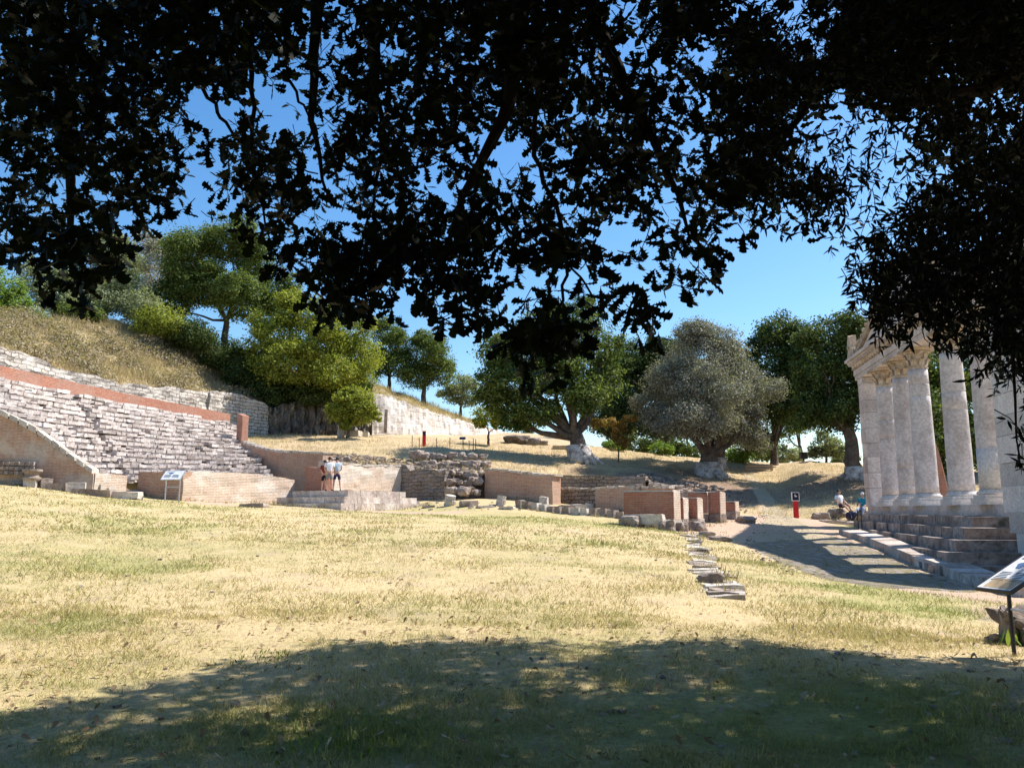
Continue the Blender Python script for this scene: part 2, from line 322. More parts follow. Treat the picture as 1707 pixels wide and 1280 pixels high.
A = np.zeros((n+1, n+1)); A[:n, :n] = kern(D)+np.eye(n)*1e-3; A[:n, n] = 1; A[n, :n] = 1
W = np.linalg.solve(A, np.append(C[:, 2], 0))
def gz(X, Y):
    d = np.sqrt((X[..., None]-C[:, 0])**2+(Y[..., None]-C[:, 1])**2); return (kern(d)*W[:n]).sum(-1)+W[n]
def grid_obj(name, pts, mat, kind='structure', parent=None):
    nr, nc = pts.shape[:2]; me = bpy.data.meshes.new(name)
    idx = np.arange(nr*nc).reshape(nr, nc)
    f = np.stack([idx[:-1, :-1], idx[:-1, 1:], idx[1:, 1:], idx[1:, :-1]], -1).reshape(-1, 4)
    me.vertices.add(nr*nc); me.vertices.foreach_set('co', pts.astype(np.float32).ravel())
    me.loops.add(f.size); me.loops.foreach_set('vertex_index', f.astype(np.int32).ravel())
    me.polygons.add(len(f)); me.polygons.foreach_set('loop_start', np.arange(0, f.size, 4, dtype=np.int32))
    me.update(calc_edges=True); me.validate()
    o = link(name, me, mat, parent, smooth=True)
    if kind: o['kind'] = kind
    return o
def fbm(x, y, s, seed=0): return noise.fractal(Vector((x*s+seed, y*s-seed, seed*.7)), 1.0, 2.0, 5)
def axis(lo, hi, a, b, fine, coarse):
    xs = list(np.arange(a, b, fine)); x = a; st = fine; L = []
    while x > lo: st = min(st*1.25, coarse); x -= st; L.append(x)
    x = xs[-1]; st = fine; R = []
    while x < hi: st = min(st*1.25, coarse); x += st; R.append(x)
    return np.array(L[::-1]+xs+R)
gx = axis(-900, 900, -26, 24, .4, 60); gy = axis(-80, 1200, -2, 50, .4, 60)
GX, GY = np.meshgrid(gx, gy); GZ = gz(GX, GY)
for i in range(GX.shape[0]):
    for j in range(GX.shape[1]):
        if abs(GX[i, j]) < 40 and -5 < GY[i, j] < 60: GZ[i, j] += .06*fbm(GX[i, j], GY[i, j], .35)+.02*fbm(GX[i, j], GY[i, j], 1.7, 3)
ground = grid_obj('ground', np.stack([GX, GY, GZ], -1), M['ground'])
def seg_d(X, Y, line):
    best = np.full(X.shape, 1e9)
    for (x0, y0, w0), (x1, y1, w1) in zip(line, line[1:]):
        dx, dy = x1-x0, y1-y0; t = np.clip(((X-x0)*dx+(Y-y0)*dy)/(dx*dx+dy*dy), 0, 1)
        best = np.minimum(best, np.hypot(X-x0-t*dx, Y-y0-t*dy)/(w0+(w1-w0)*t))
    return best
DIRT = [[(9.8, 17.5, 2.0), (9.8, 22, 2.4), (10.6, 28, 2.5), (12.2, 34, 2.2), (14.3, 42, 1.9), (15.3, 47, 1.2)], [(9.2, 13.5, 1.3), (8.3, 10.5, 1.5), (7.0, 8, 1.3), (5.4, 6, 1.1), (4, 4, 1)],
        [(8, 33, 1.2), (10, 37, 2.2), (13, 41, 2.2)], [(-8, 39.5, .8), (-3, 40, .8)], [(-14.5, 38, .8), (-10, 39, .5)]]
GREEN = [(0, 5.5, 7, 2.2, .30), (6.9, 13.3, 2.6, 1.5, .45), (7.2, 16, 2.0, 1.2, .35), (-5.4, 9.4, 1.2, .9, .42), (2.5, 6.3, 1.6, 1.2, .35), (-1.2, 5.8, .8, .5, .45), (-14, 33, 6, 3, .3), (4, 33, 6, 3.5, .36), (-3, 36, 6, 2, .34), (-8, 15, 5, 2, .3), (-12, 24, 5, 3, .28), (2, 24, 5, 2.5, .3), (5, 18, 2.5, 2.5, .25), (8.6, 20, 1.6, 3, .35)]  # first blob: greener grass, with the tree's shade put into its colour
def dirt_at(X, Y):
    d = np.minimum.reduce([seg_d(X, Y, l) for l in DIRT]); return np.clip(1.55-d, 0, 1)*.75
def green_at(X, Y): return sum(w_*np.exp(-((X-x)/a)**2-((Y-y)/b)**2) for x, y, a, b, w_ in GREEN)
for nm, fn in (('dirt', dirt_at), ('green', green_at)):
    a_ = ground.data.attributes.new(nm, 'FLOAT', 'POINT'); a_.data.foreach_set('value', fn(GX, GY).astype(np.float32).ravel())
def loft(name, rows, us, mat, amp=.12, nsub=7, nu=150, fs=.5, kind='structure', drop=None):
    R = []
    for r in rows:
        ru = [a[0] for a in r]; vv = np.interp(us, ru, [a[1] for a in r]); yy = np.interp(us, ru, [a[2] for a in r])
        R.append([P(u, v, y) for u, v, y in zip(us, vv, yy)])
    if drop:
        for dy, dz in drop: R.append([p+Vector((p.x/p.y*dy, dy, dz)) for p in R[-1]])
    out = []
    for i in range(len(R)-1):
        for k in range(nsub):
            t = k/nsub; out.append([a.lerp(b, t) for a, b in zip(R[i], R[i+1])])
    out.append(R[-1])
    pts = np.array([[tuple(p) for p in row] for row in out])
    # smooth across rows
    for _ in range(3): pts[1:-1, :, 2] = (pts[:-2, :, 2]+2*pts[1:-1, :, 2]+pts[2:, :, 2])/4
    for i in range(1, pts.shape[0]):
        for j in range(pts.shape[1]):
            x, y, z = pts[i, j]; pts[i, j, 2] += amp*fbm(x, y, fs, 5)+amp*.35*fbm(x, y, fs*4, 9)
    return grid_obj(name, pts, mat, kind)
TR = [
 [(380, 748, 53.5), (480, 760, 50), (540, 764, 48.2), (600, 780, 47.6), (665, 784, 49.6), (740, 788, 48.5), (808, 789, 47.6), (918, 795, 45.8), (930, 797, 51.5), (1000, 799, 50.8), (1075, 800, 50), (1130, 828, 48), (1180, 842, 47), (1240, 862, 45), (1300, 868, 43.6), (1350, 868, 42.6), (1430, 874, 42), (1560, 850, 44), (1760, 850, 42)],
 [(380, 735, 60), (480, 741, 57), (540, 749, 54), (600, 765, 50.5), (665, 771, 52), (740, 764, 53), (808, 772, 52), (925, 780, 54), (1000, 781, 56), (1075, 783, 56), (1130, 795, 55), (1180, 805, 54), (1240, 820, 52), (1300, 842, 49), (1350, 830, 49), (1430, 828, 47), (1560, 830, 49), (1760, 830, 48)],
 [(380, 728, 64), (480, 731, 62), (540, 736, 60), (600, 744, 57), (665, 749, 57), (740, 747, 58), (808, 756, 58), (925, 758, 59), (1000, 761, 61), (1075, 766, 62), (1130, 778, 60), (1180, 786, 60), (1240, 793, 60), (1300, 803, 57), (1350, 792, 56), (1430, 797, 53), (1560, 800, 54), (1760, 800, 54)],
 [(380, 722, 68), (480, 724, 68), (540, 725, 67), (600, 727, 66), (665, 729, 66), (740, 734, 66), (808, 738, 66), (925, 741, 66), (1000, 746, 66), (1075, 755, 67), (1130, 762, 68), (1180, 765, 68), (1240, 770, 67), (1300, 775, 64), (1350, 769, 62), (1430, 777, 58), (1560, 785, 60), (1760, 785, 60)],
 [(380, 720, 74), (665, 722, 75), (740, 723, 76), (808, 721, 80), (880, 718, 80), (940, 724, 79), (985, 744, 73), (1075, 756, 72), (1240, 768, 71), (1300, 771, 69), (1350, 768, 66), (1430, 774, 63), (1760, 784, 66)]]
terrace = loft('terrace', TR, np.linspace(382, 1758, 260), M['terrace'], amp=.14, drop=[(12, -1.2), (40, -6), (60, -8)])
HR = [
 [(-250, 560, 41), (0, 580, 45), (100, 616, 50), (200, 643, 54), (300, 651, 59), (350, 658, 62), (400, 672, 65.5), (448, 684, 67.5), (500, 672, 69), (560, 670, 70), (620, 658, 70.5), (700, 682, 74), (790, 711, 80), (830, 722, 84)],
 [(-250, 510, 50), (0, 545, 53), (100, 570, 57), (200, 598, 60), (300, 622, 64), (350, 640, 67), (400, 650, 70), (448, 650, 72), (500, 646, 74), (560, 643, 75), (620, 645, 75), (700, 674, 79), (790, 706, 84), (830, 720, 88)],
 [(-250, 470, 64), (0, 525, 64), (100, 518, 66), (200, 528, 68), (300, 566, 71), (350, 590, 73), (400, 606, 76), (448, 612, 78), (500, 616, 80), (560, 626, 81), (620, 640, 82), (700, 668, 85), (790, 702, 89), (830, 718, 92)]]
hill = loft('hill', HR, np.linspace(-250, 828, 220), M['hill'], amp=.35, drop=[(10, .5), (30, -3), (60, -10)])
tv = np.empty(len(terrace.data.vertices)*3, np.float32); terrace.data.vertices.foreach_get('co', tv); tv = tv.reshape(-1, 3)
lt = np.zeros(len(tv))
for x_, y_, a_x, a_y, w_ in [(9, 51.5, 4.5, 3.5, .9), (13.5, 52, 4, 4, .85), (12.5, 57, 4, 3, .6), (21, 51, 5, 4, .7), (5, 54, 3, 2, .5), (-12, 50, 4, 2, .7), (-5, 50.5, 4, 1.6, .6), (22, 47, 4, 3, .5)]: lt = np.maximum(lt, w_*np.exp(-((tv[:, 0]-x_)/a_x)**2-((tv[:, 1]-y_)/a_y)**2))
a_ = terrace.data.attributes.new('dirt', 'FLOAT', 'POINT'); a_.data.foreach_set('value', lt.astype(np.float32))  # dark soil and litter under the olive, also deepening its shade by colour
dg = bpy.context.evaluated_depsgraph_get()
bvhs = []
for o in (ground, terrace, hill):
    vs = np.empty(len(o.data.vertices)*3, np.float32); o.data.vertices.foreach_get('co', vs)
    bvhs.append(BVHTree.FromPolygons([Vector(x) for x in vs.reshape(-1, 3)], [tuple(p.vertices) for p in o.data.polygons]))
def hz(x, y, which=None):
    best = None
    for i, b in enumerate(bvhs):
        if which is not None and i not in which: continue
        h = b.ray_cast(Vector((x, y, 80)), Vector((0, 0, -1)))
        if h[0] is not None and (best is None or h[0].z > best): best = h[0].z
    return best if best is not None else 0.0
def on(u, v, Y, which=None):          # stand on whatever ground lies below that sight line
    p = P(u, v, Y); p.z = hz(p.x, p.y, which); return p
# paths laid on the ground
def strip(name, left, right, mat, lift=.02, nl=60, nw=14, edge=.25):
    def samp(line, ts):
        L = np.array(line, float); s = np.concatenate([[0], np.cumsum(np.linalg.norm(np.diff(L, axis=0), axis=1))]); s /= s[-1]
        return np.stack([np.interp(ts, s, L[:, 0]), np.interp(ts, s, L[:, 1])], -1)
    ts = np.linspace(0, 1, nl); l, r = samp(left, ts), samp(right, ts); pts = np.zeros((nl, nw, 3))
    for i in range(nl):
        for j in range(nw):
            t = j/(nw-1); q = l[i]*(1-t)+r[i]*t
            if j in (0, nw-1): q = q+np.array([noise.noise(Vector((i*.9, j*3., 0))), noise.noise(Vector((i*.9, j*3., 5)))])*edge*2
            pts[i, j] = (q[0], q[1], hz(q[0], q[1])+(lift if 0 < j < nw-1 and 0 < i < nl-1 else -.04))
    return grid_obj(name, pts, mat)
def XY(u, v, Y): p = P(u, v, Y); return (p.x, p.y)
strip('path', [XY(1235, 870, 30), XY(1255, 868, 36), XY(1275, 868, 42), XY(1268, 850, 48), XY(1243, 800, 57), XY(1232, 775, 64)],
      [XY(1385, 900, 31), XY(1385, 890, 36), XY(1335, 868, 41), XY(1310, 850, 46), XY(1268, 800, 57), XY(1252, 775, 64)], M['path'], nl=130)
strip('forecourt', [XY(1235, 900, 29), XY(1285, 940, 22), XY(1360, 975, 18), XY(1450, 985, 16.5)], [XY(1395, 890, 35), XY(1480, 920, 28.5), XY(1560, 955, 23), XY(1650, 985, 19)], M['cobble'], lift=.028, edge=.45, nl=120)
strip('footpath', [(7.4, 13.2), (6.6, 10.5), (5.2, 8.4), (3.4, 6.4)], [(9.6, 13.5), (9.3, 10.0), (8.0, 7.6), (6.0, 5.0)], M['path'], lift=.018, edge=.5)

# ------------------------------------------------------------------ walls
DA, DB = Vector((.83, -.55, 0)).normalized(), Vector((.55, .83, 0)).normalized()
def wall_mb(mb, a, b, zb, ztop, thick, seg=.35, rag=.06, bulge=.03, flip=False, rows=8):
    """rough wall from a to b (XY), top heights ztop = list of (t, z); front face is a displaced grid"""
    a = Vector((a[0], a[1], 0)); b = Vector((b[0], b[1], 0)); d = b-a; L = d.length; d.normalize()
    nrm = Vector((d.y, -d.x, 0))
    if flip: nrm = -nrm
    ns = max(2, int(L/seg)); T = [t for t, _ in ztop]; Z = [z for _, z in ztop]
    sd = random.random()*50
    top = []; lev = 0
    for i in range(ns+1):
        if i % random.choice((2, 3, 4)) == 0: lev = random.uniform(-rag, rag)
        top.append(np.interp(i/ns, T, Z)+lev+random.uniform(-rag, rag)*.25)
    zb_ = zb if hasattr(zb, '__len__') else (zb, zb)
    def grid(off, sgn):
        g = []
        for i in range(ns+1):
            p = a+d*(L*i/ns); bot = zb_[0]+(zb_[1]-zb_[0])*i/ns; col = []
            for j in range(rows+1):
                z = bot+(top[i]-bot)*j/rows
                k = bulge*noise.noise(Vector((L*i/ns*1.5+sd, z*2.5, sd)))*2
                col.append(Vector((p.x, p.y, z))+nrm*(off+sgn*k))
            g.append(col)
        return g
    Fg, Bg = grid(0, 1), grid(-thick, -1)
    def q(p0, p1, p2, p3, u0, u1): mb.quad(p0, p1, p2, p3, [(u0, p0.z), (u1, p1.z), (u1, p2.z), (u0, p3.z)])
    for i in range(ns):
        u0, u1 = L*i/ns+sd, L*(i+1)/ns+sd
        for j in range(rows):
            q(Fg[i][j], Fg[i+1][j], Fg[i+1][j+1], Fg[i][j+1], u0, u1)
            q(Bg[i+1][j], Bg[i][j], Bg[i][j+1], Bg[i+1][j+1], u1, u0)
        p = [Fg[i][-1], Fg[i+1][-1], Bg[i+1][-1], Bg[i][-1]]
        mb.quad(*p, uv=[(x.x, x.y) for x in p])
    for g0, g1, e in ((Bg[0], Fg[0], 0), (Fg[-1], Bg[-1], 1)):
        for j in range(rows): q(g0[j], g1[j], g1[j+1], g0[j+1], sd, sd+thick)
    return nrm
def wall(name, label, cat, a, b, zb, ztop, thick, mat, **kw):
    mb = MB(); cap = kw.pop('cap', None); kw.setdefault('rag', .06)
    e = empty(name, (a[0], a[1], zb if not hasattr(zb, '__len__') else zb[0]), label, cat, kw.pop('group', None))
    nrm = wall_mb(mb, a, b, zb, ztop, thick, **kw); mb.build('masonry', mat, e)
    if cap:                            # pale weathered capping of loose stones
        mb = MB(); A_, B_ = Vector((a[0], a[1], 0)), Vector((b[0], b[1], 0)); L = (B_-A_).length; s = 0
        while s < L:
            l = random.uniform(.2, .5); t = min(1, (s+l/2)/L); p = A_.lerp(B_, t); z = np.interp(t, [q[0] for q in ztop], [q[1] for q in ztop])
            mb.box(*(p-nrm*thick/2).xy, z+.03, l*.95, thick*1.06, random.uniform(.08, .15), math.atan2((B_-A_).y, (B_-A_).x), .02); s += l
        mb.build('capping', cap, e)
    return e
def rockmesh(name, c, sx, sy, sz, mat, rz=0, seed=0, parent=None, sub=3, rough=.28, boxy=.6):
    bm = bmesh.new(); bmesh.ops.create_icosphere(bm, subdivisions=sub, radius=1)
    R = Matrix.Rotation(rz, 3, 'Z')
    for v in bm.verts:
        d = v.co.copy(); m = max(abs(d.x), abs(d.y), abs(d.z)); d = d*((1-boxy)+boxy/m*.85)
        k = 1+rough*noise.noise(d*1.3+Vector((seed, seed*1.7, 0)))+rough*.4*noise.noise(d*3.3+Vector((seed, 0, 4)))
        d = d*k; v.co = R @ Vector((d.x*sx, d.y*sy, d.z*sz))+Vector(c)
    me = bpy.data.meshes.new(name); bm.to_mesh(me); bm.free()
    return link(name, me, mat, parent)
def slab(name, c, dims, mat, rz=0, tilt=0, jit=.03, label=None, cat=None, group=None, bev=.025, parent=None):
    mb = MB(); mb.box(0, 0, 0, *dims, 0, jit)
    me = mb.mesh(name); bm = bmesh.new(); bm.from_mesh(me); bmesh.ops.remove_doubles(bm, verts=bm.verts, dist=1e-5)
    bmesh.ops.subdivide_edges(bm, edges=bm.edges, cuts=3, use_grid_fill=True)
    sd = random.random()*99
    for v in bm.verts:
        k = noise.noise_vector(v.co*2.2+Vector((sd, 0, 0)))*bev*1.6; f = (abs(v.co.x)/dims[0]*2)*(abs(v.co.z)/dims[2]*2); v.co += k-v.co.normalized()*bev*f
    bm.to_mesh(me); bm.free()
    o = link(name, me, mat, parent, world=False); o.location = c; o.rotation_euler = (tilt, random.uniform(-.03, .03), rz)
    if label: tag(o, label, cat, group)
    return o

# --- odeon: stone seating, brick band, upper wall
T_ = [(-160, 590, 37.5), (0, 632, 41), (200, 672, 49), (300, 690, 53), (386, 705, 57)]
B_ = [(60, 808, 38.6), (150, 805, 40.5), (232, 803, 43), (330, 801, 45.2), (455, 797, 47.5)]
def curve(pts, n):
    q = [P(*p) for p in pts]; s = [0]
    for a, b in zip(q, q[1:]): s.append(s[-1]+(b-a).length)
    t = np.linspace(0, s[-1], n); return [Vector(tuple(np.interp(x, s, [p[k] for p in q]) for k in range(3))) for x in t]
NC = 60; Tc, Bc = curve(T_, NC), curve(B_, NC)
for L in (Tc, Bc):
    for _ in range(4):
        for i in range(1, NC-1): L[i] = (L[i-1]+L[i]*2+L[i+1])/4
od = empty('ancient_theatre', P(300, 800, 46), 'ruined stone theatre seating rising in curved rows under a red brick band', 'theatre')
NR = 16
for r in range(NR):
    mb = MB(); mb2 = MB()
    f0, f1 = r/NR, (r+1)/NR
    lo = [b.lerp(t, f0) for b, t in zip(Bc, Tc)]; hi = [b.lerp(t, f1) for b, t in zip(Bc, Tc)]
    for crs in (0, 1):
        s = random.random()*.8
        while s < NC-1.3:
            step = random.uniform(.7, 2.1)*(1.0 if crs else .8); e = min(NC-1.001, s+step)
            def at(L, x): i = int(x); return L[i].lerp(L[i+1], x-i)
            a, b = at(lo, s+.03), at(lo, e-.03); a2, b2 = at(hi, s+.03), at(hi, e-.03)
            inw = ((a-a2).xy+(b-b2).xy); inw = Vector((inw.x, inw.y, 0)).normalized()
            dz = (a2.z-a.z); z0 = a.z+dz*(.0 if crs == 0 else .5)-.02; z1 = a.z+dz*(.5 if crs == 0 else 1.0)+random.uniform(-.03, .015)-(random.random() < .06)*.1
            fo = (0.0 if crs == 0 else .06)+random.uniform(-.035, .04); back = ((a2-a).xy.length+.35)
            ev = random.random(); um = 853.5+1342*(a.x+b.x)/(a.y+b.y); sag = .07*noise.noise(Vector((s*.22, r*.35, 3))); z0 += sag; z1 += sag
            if abs(um-(212-104*(r+.5)/NR)) < 6: fo -= .38; z1 -= .1
            if not (ev < .05 and crs == 1):
                pts = []
                for z in (z0, z1):
                    for q, dd in ((a, fo), (b, fo), (b, -back), (a, -back)):
                        pts.append(Vector((q.x, q.y, z))+inw*dd+Vector([random.uniform(-.022, .022) for _ in range(3)]))
                mb.hexa(pts)
            s = e
    mb.build('seat_row', M['seat'], od)
mb = MB()
bb = [t+((t-b).normalized()*Vector((1, 1, 0)))*.55 for t, b in zip(Tc, Bc)]
for i in range(NC-1):
    a, b = bb[i], bb[i+1]; back = (Tc[i]-Bc[i]).normalized()*Vector((1, 1, 0)); back = back*.9
    h = .82-.12*i/NC
    pts = [a+Vector((0, 0, -.7)), b+Vector((0, 0, -.7)), b+back+Vector((0, 0, -.7)), a+back+Vector((0, 0, -.7))]
    pts += [p+Vector((0, 0, .7+h+.05*noise.noise(Vector((j*9+i*.7, 0, 0))))) for j, p in enumerate(pts)]
    mb.hexa(pts, i*.6)
mb.build('brick_band', M['brick_red'], od)
H0 = HR[0]
def runwall(name, label, cat, pts, zb, thick, mat, up=.15, **kw):
    e = empty(name, pts[0]*1, label, cat); mb = MB(); kw.setdefault('rag', .12); kw.setdefault('bulge', .09)
    for a, b in zip(pts, pts[1:]): wall_mb(mb, a, b, zb if not hasattr(zb, '__call__') else (zb(a), zb(b)), [(0, a.z+up), (1, b.z+up)], thick, **kw)
    mb.build('masonry', mat, e); return e
up = [P(u, v, Y-1.2) for u, v, Y in H0 if u <= 340][::1]+[P(350, 658, 60.8)]
runwall('stone_wall', 'pale rubble wall curving above the brick band under the dry hillside', 'wall', up, lambda p: p.z-2.6, 1.0, M['rubble'], rows=10)
runwall('stone_wall', 'grey block wall dropping from the theatre towards the shaded rock face', 'wall', [P(350, 655, 60.6), P(400, 660, 63.5), P(448, 680, 66)], lambda p: 7.0, 1.2, M['rubble'], rows=12)
# lower end of the brick band beside the seats
wall('brick_wall', 'narrow dark brick end wall where the theatre seats stop at the right', 'wall', P(390, 800, 52.4).xy, P(399, 800, 52.0).xy, 3.8, [(0, P(386, 690, 52.6).z), (1, P(399, 693, 52).z)], .45, M['brick_red'], rag=.03)
wall('brick_wall', 'brick side wall sloping down from the seats towards the tourists', 'wall', P(399, 800, 51.4).xy, P(462, 800, 49.2).xy, 2.4, [(0, P(399, 736, 51.4).z), (.5, P(433, 748, 50.3).z), (1, P(462, 753, 49.3).z)], .6, M['brick'], cap=M['rock_pale'])
wall('brick_wall', 'level brick wall behind and left of the standing tourists', 'wall', P(462, 800, 49.2).xy, P(537, 800, 47).xy, 2.2, [(0, P(462, 753, 49.3).z), (1, P(537, 756, 47).z)], .8, M['brick'], rag=.07, cap=M['rock_pale'])
wall('brick_wall', 'low dark red brick wall just behind the tourist in red', 'wall', P(509, 800, 45.2).xy, P(541, 800, 43.5).xy, 2.2, [(0, P(511, 781, 46).z), (1, P(543, 782, 44).z)], .5, M['brick_red'])
A4 = P(541, 800, 44); e4 = A4+DB*6.3
wall('brick_wall', 'sunlit pale brick wall right of the standing tourists', 'wall', A4.xy, e4.xy, 2.0, [(0, 4.25), (.45, 4.15), (1, 4.3)], .5, M['brick_pale_lit'], rag=.10, seg=.25, cap=M['rock_pale'])
e5 = e4+DA*3.4
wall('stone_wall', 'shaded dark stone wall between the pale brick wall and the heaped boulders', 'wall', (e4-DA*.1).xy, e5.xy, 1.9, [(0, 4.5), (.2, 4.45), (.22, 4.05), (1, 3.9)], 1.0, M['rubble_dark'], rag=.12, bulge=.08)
A6 = P(808, 800, 47); e6 = A6+DA*4.6
wall('brick_wall', 'weathered brick wall behind the fluted fragments, centre of the ruins', 'wall', A6.xy, e6.xy, 1.9, [(0, P(808, 782, 47).z), (.35, P(848, 785, 46).z), (.8, P(895, 792, 45).z), (1, P(918, 793, 44.5).z)], .9, M['brick'], rag=.07, cap=M['rock_pale'])
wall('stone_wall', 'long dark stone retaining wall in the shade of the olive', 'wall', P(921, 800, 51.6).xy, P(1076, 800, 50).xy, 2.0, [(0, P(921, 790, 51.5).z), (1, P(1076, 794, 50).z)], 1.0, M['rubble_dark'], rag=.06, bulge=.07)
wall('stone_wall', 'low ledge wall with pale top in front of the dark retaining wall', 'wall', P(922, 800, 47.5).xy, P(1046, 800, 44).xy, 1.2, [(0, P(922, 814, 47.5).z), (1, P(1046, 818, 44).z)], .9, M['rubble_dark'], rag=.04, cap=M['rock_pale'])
wall('brick_wall', 'low pinkish brick wall behind the widest brick slab', 'wall', P(992, 800, 42).xy, P(1112, 800, 39.5).xy, 1.0, [(0, P(992, 815, 42).z), (.1, P(1000, 813, 42).z), (1, P(1112, 813, 39.5).z)], .6, M['brick'], cap=M['rock_pale'], rag=.03)
slab('stone_block', P(1065, 813, 40.5), (.35, .35, .45), M['rock'], .4, label='small squared stone standing on the low pinkish brick wall', cat='stone block')
# podium block of brick with lit right side
Pc = P(305, 800, 39); Pl = Pc-DA*3.75; Pr = Pc+DB*7.0
pod = empty('brick_platform', (Pc.x, Pc.y, 1.9), 'brick platform corner behind the white information board', 'platform')
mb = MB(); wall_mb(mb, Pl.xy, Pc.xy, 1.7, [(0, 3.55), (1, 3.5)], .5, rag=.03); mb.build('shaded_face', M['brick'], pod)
mb = MB(); wall_mb(mb, (Pc+DB*.02).xy, Pr.xy, 1.6, [(0, 3.5), (.55, 3.55), (.7, 3.45), (1, 3.3)], .5, rag=.04); mb.build('sunlit_face', M['brick_pale_lit'], pod)  # paler brick than the shaded face: sunlight put into the colour
mb = MB(); q = [Pl+DB*.3+DA*.2, Pc+DB*.3-DA*.3, Pr-DA*.3, Pr-DA*3.6]
mb.poly([Vector((p.x, p.y, 3.42)) for p in q]); mb.build('floor_slab', M['terrace'], pod)
# near wing wall, sloping top
wg = empty('brick_wall', P(160, 805, 38), 'sloping plastered brick wing wall at the left edge of the theatre', 'wall')
mb = MB(); tw = [(-170, 610, 35.5), (0, 690, 37.2), (62, 722, 37.6), (112, 760, 37.9), (156, 790, 38.1)]
for a, b in zip(tw, tw[1:]):
    pa, pb = P(*a), P(*b); wall_mb(mb, pa.xy, pb.xy, 1.8, [(0, pa.z), (1, pb.z)], .7, rag=.02)
mb.build('masonry', M['brick_plaster'], wg)
mb = MB()
for a, b in zip(tw, tw[1:]):
    pa, pb = P(*a), P(*b); k = int((pb-pa).length/.4)
    for i in range(k):
        c = pa.lerp(pb, (i+.5)/k); dv = pb-pa; L = .4*.97; h = Vector((dv.x, dv.y, 0)).normalized(); sl_ = dv/(dv.length)
        bk = Vector((-h.y, h.x, 0)); pts = []
        for z in (-.02, .2+random.uniform(-.03, .05)):
            for s1, s2 in ((-.5, -.1), (.5, -.1), (.5, .85), (-.5, .85)): pts.append(c+sl_*s1*L+bk*s2+Vector((0, 0, z)))
        mb.hexa(pts)
mb.build('coping', M['rock_pale'], wg)
mb = MB(); a, b = P(-20, 800, 37.0), P(56, 800, 37.45)
for i in range(9):
    for j in range(3):
        c = a.lerp(b, (i+.5)/9); mb.box(c.x, c.y-.03, P(20, 788, 37).z+.22*j, .22, .1, .17, 0, .02)
mb.build('stone_patch', M['rock'], wg)
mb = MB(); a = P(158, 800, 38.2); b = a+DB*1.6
wall_mb(mb, a.xy, b.xy, 1.8, [(0, 3.35), (1, 3.3)], .5, rag=.03); mb.build('sunlit_end', M['brick_pale_lit'], wg)

# rock face and white wall on the terrace
def cliffgrid(name, label, cat, pts_top, zb, mat, amp, seed, uvm=True, nu=90, nv=26, lean=.6):
    top = curve(pts_top, nu); mb = MB(); G = []
    for i, p in enumerate(top):
        nx = Vector((-(top[min(i+1, nu-1)]-top[max(i-1, 0)]).y, (top[min(i+1, nu-1)]-top[max(i-1, 0)]).x, 0)).normalized()
        c = []
        for j in range(nv+1):
            t = j/nv; z = zb+(p.z-zb)*t+(.25*noise.noise(Vector((i*.3, seed, 0))) if j == nv else 0)
            k = amp*(fbm(i*.25, z*.6, .9, seed)+.5*fbm(i*.25, z*.6, 2.6, seed+3))
            c.append(Vector((p.x, p.y, z))-nx*(k+lean*(1-t)))
        c.append(c[-1]+nx*2.2+Vector((0, 0, -.1))); G.append(c)
    x = 0
    for i in range(nu-1):
        L = (G[i+1][0]-G[i][0]).length
        for j in range(nv+1):
            p = [G[i][j], G[i+1][j], G[i+1][j+1], G[i][j+1]]; mb.quad(*p, uv=[(x, p[0].z), (x+L, p[1].z), (x+L, p[2].z), (x, p[3].z)])
        x += L
    o = mb.build(name, mat); return tag(o, label, cat)
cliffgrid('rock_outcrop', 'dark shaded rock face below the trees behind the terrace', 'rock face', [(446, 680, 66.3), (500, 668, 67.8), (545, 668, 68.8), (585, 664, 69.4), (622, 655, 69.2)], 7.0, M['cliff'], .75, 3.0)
cliffgrid('white_wall', 'bright white ancient block wall along the terrace behind the red post', 'wall', [(622, 655, 69), (650, 660, 70), (700, 680, 72.6), (745, 694, 76), (795, 708, 79.5), (850, 722, 85)], 6.8, M['rubble_white'], .12, 8.0, lean=.1)
slab('niche_slab', P(643, 702, 68.6), (.25, .3, 2.0), M['rock'], .2, label='dark upright slab standing in for a niche slot in the white terrace wall', cat='niche')  # solid dark slab stands in for the slot

# platform steps with tourists
cS = P(570, 800, 39.5)
stp = empty('stone_steps', (cS.x, cS.y, 1.6), 'three-tier stone steps the standing tourists are on', 'steps')
for i in range(3):
    mb = MB(); inset = .55*i; c = cS+DB*inset*.9-DA*inset*.5; La, Lb = 5.9-.9*i, 6.6-1.1*i
    z0, z1 = 1.35+(.33*i if i else -.1)+(.0 if i == 0 else 0), 1.62+.33*(i+1)
    z0 = z1-.345 if i else 1.2
    s = 0
    while s < La:
        l = min(random.uniform(.5, 1.7), La-s+.01); m = c-DA*(s+l/2)+DB*.45
        mb.box(m.x, m.y, (z0+z1)/2, l*.985, .9, z1-z0, math.atan2(DA.y, DA.x), .012); s += l
    s = .92
    while s < Lb:
        l = min(random.uniform(.4, 1.2), Lb-s+.01); m = c+DB*(s+l/2)-DA*.45
        mb.box(m.x, m.y, (z0+z1)/2, l*.985, .9, z1-z0-.01, math.atan2(DB.y, DB.x), .012); s += l
    mb.build('step', M['step'], stp)
mb = MB(); c = cS+DB*2.0-DA*1.1; q = [c, c+DB*3.6, c+DB*3.6-DA*3.4, c-DA*3.4]
mb.hexa([Vector((p.x, p.y, 1.5)) for p in q]+[Vector((p.x, p.y, 2.585)) for p in q]); mb.build('landing', M['path'], stp)

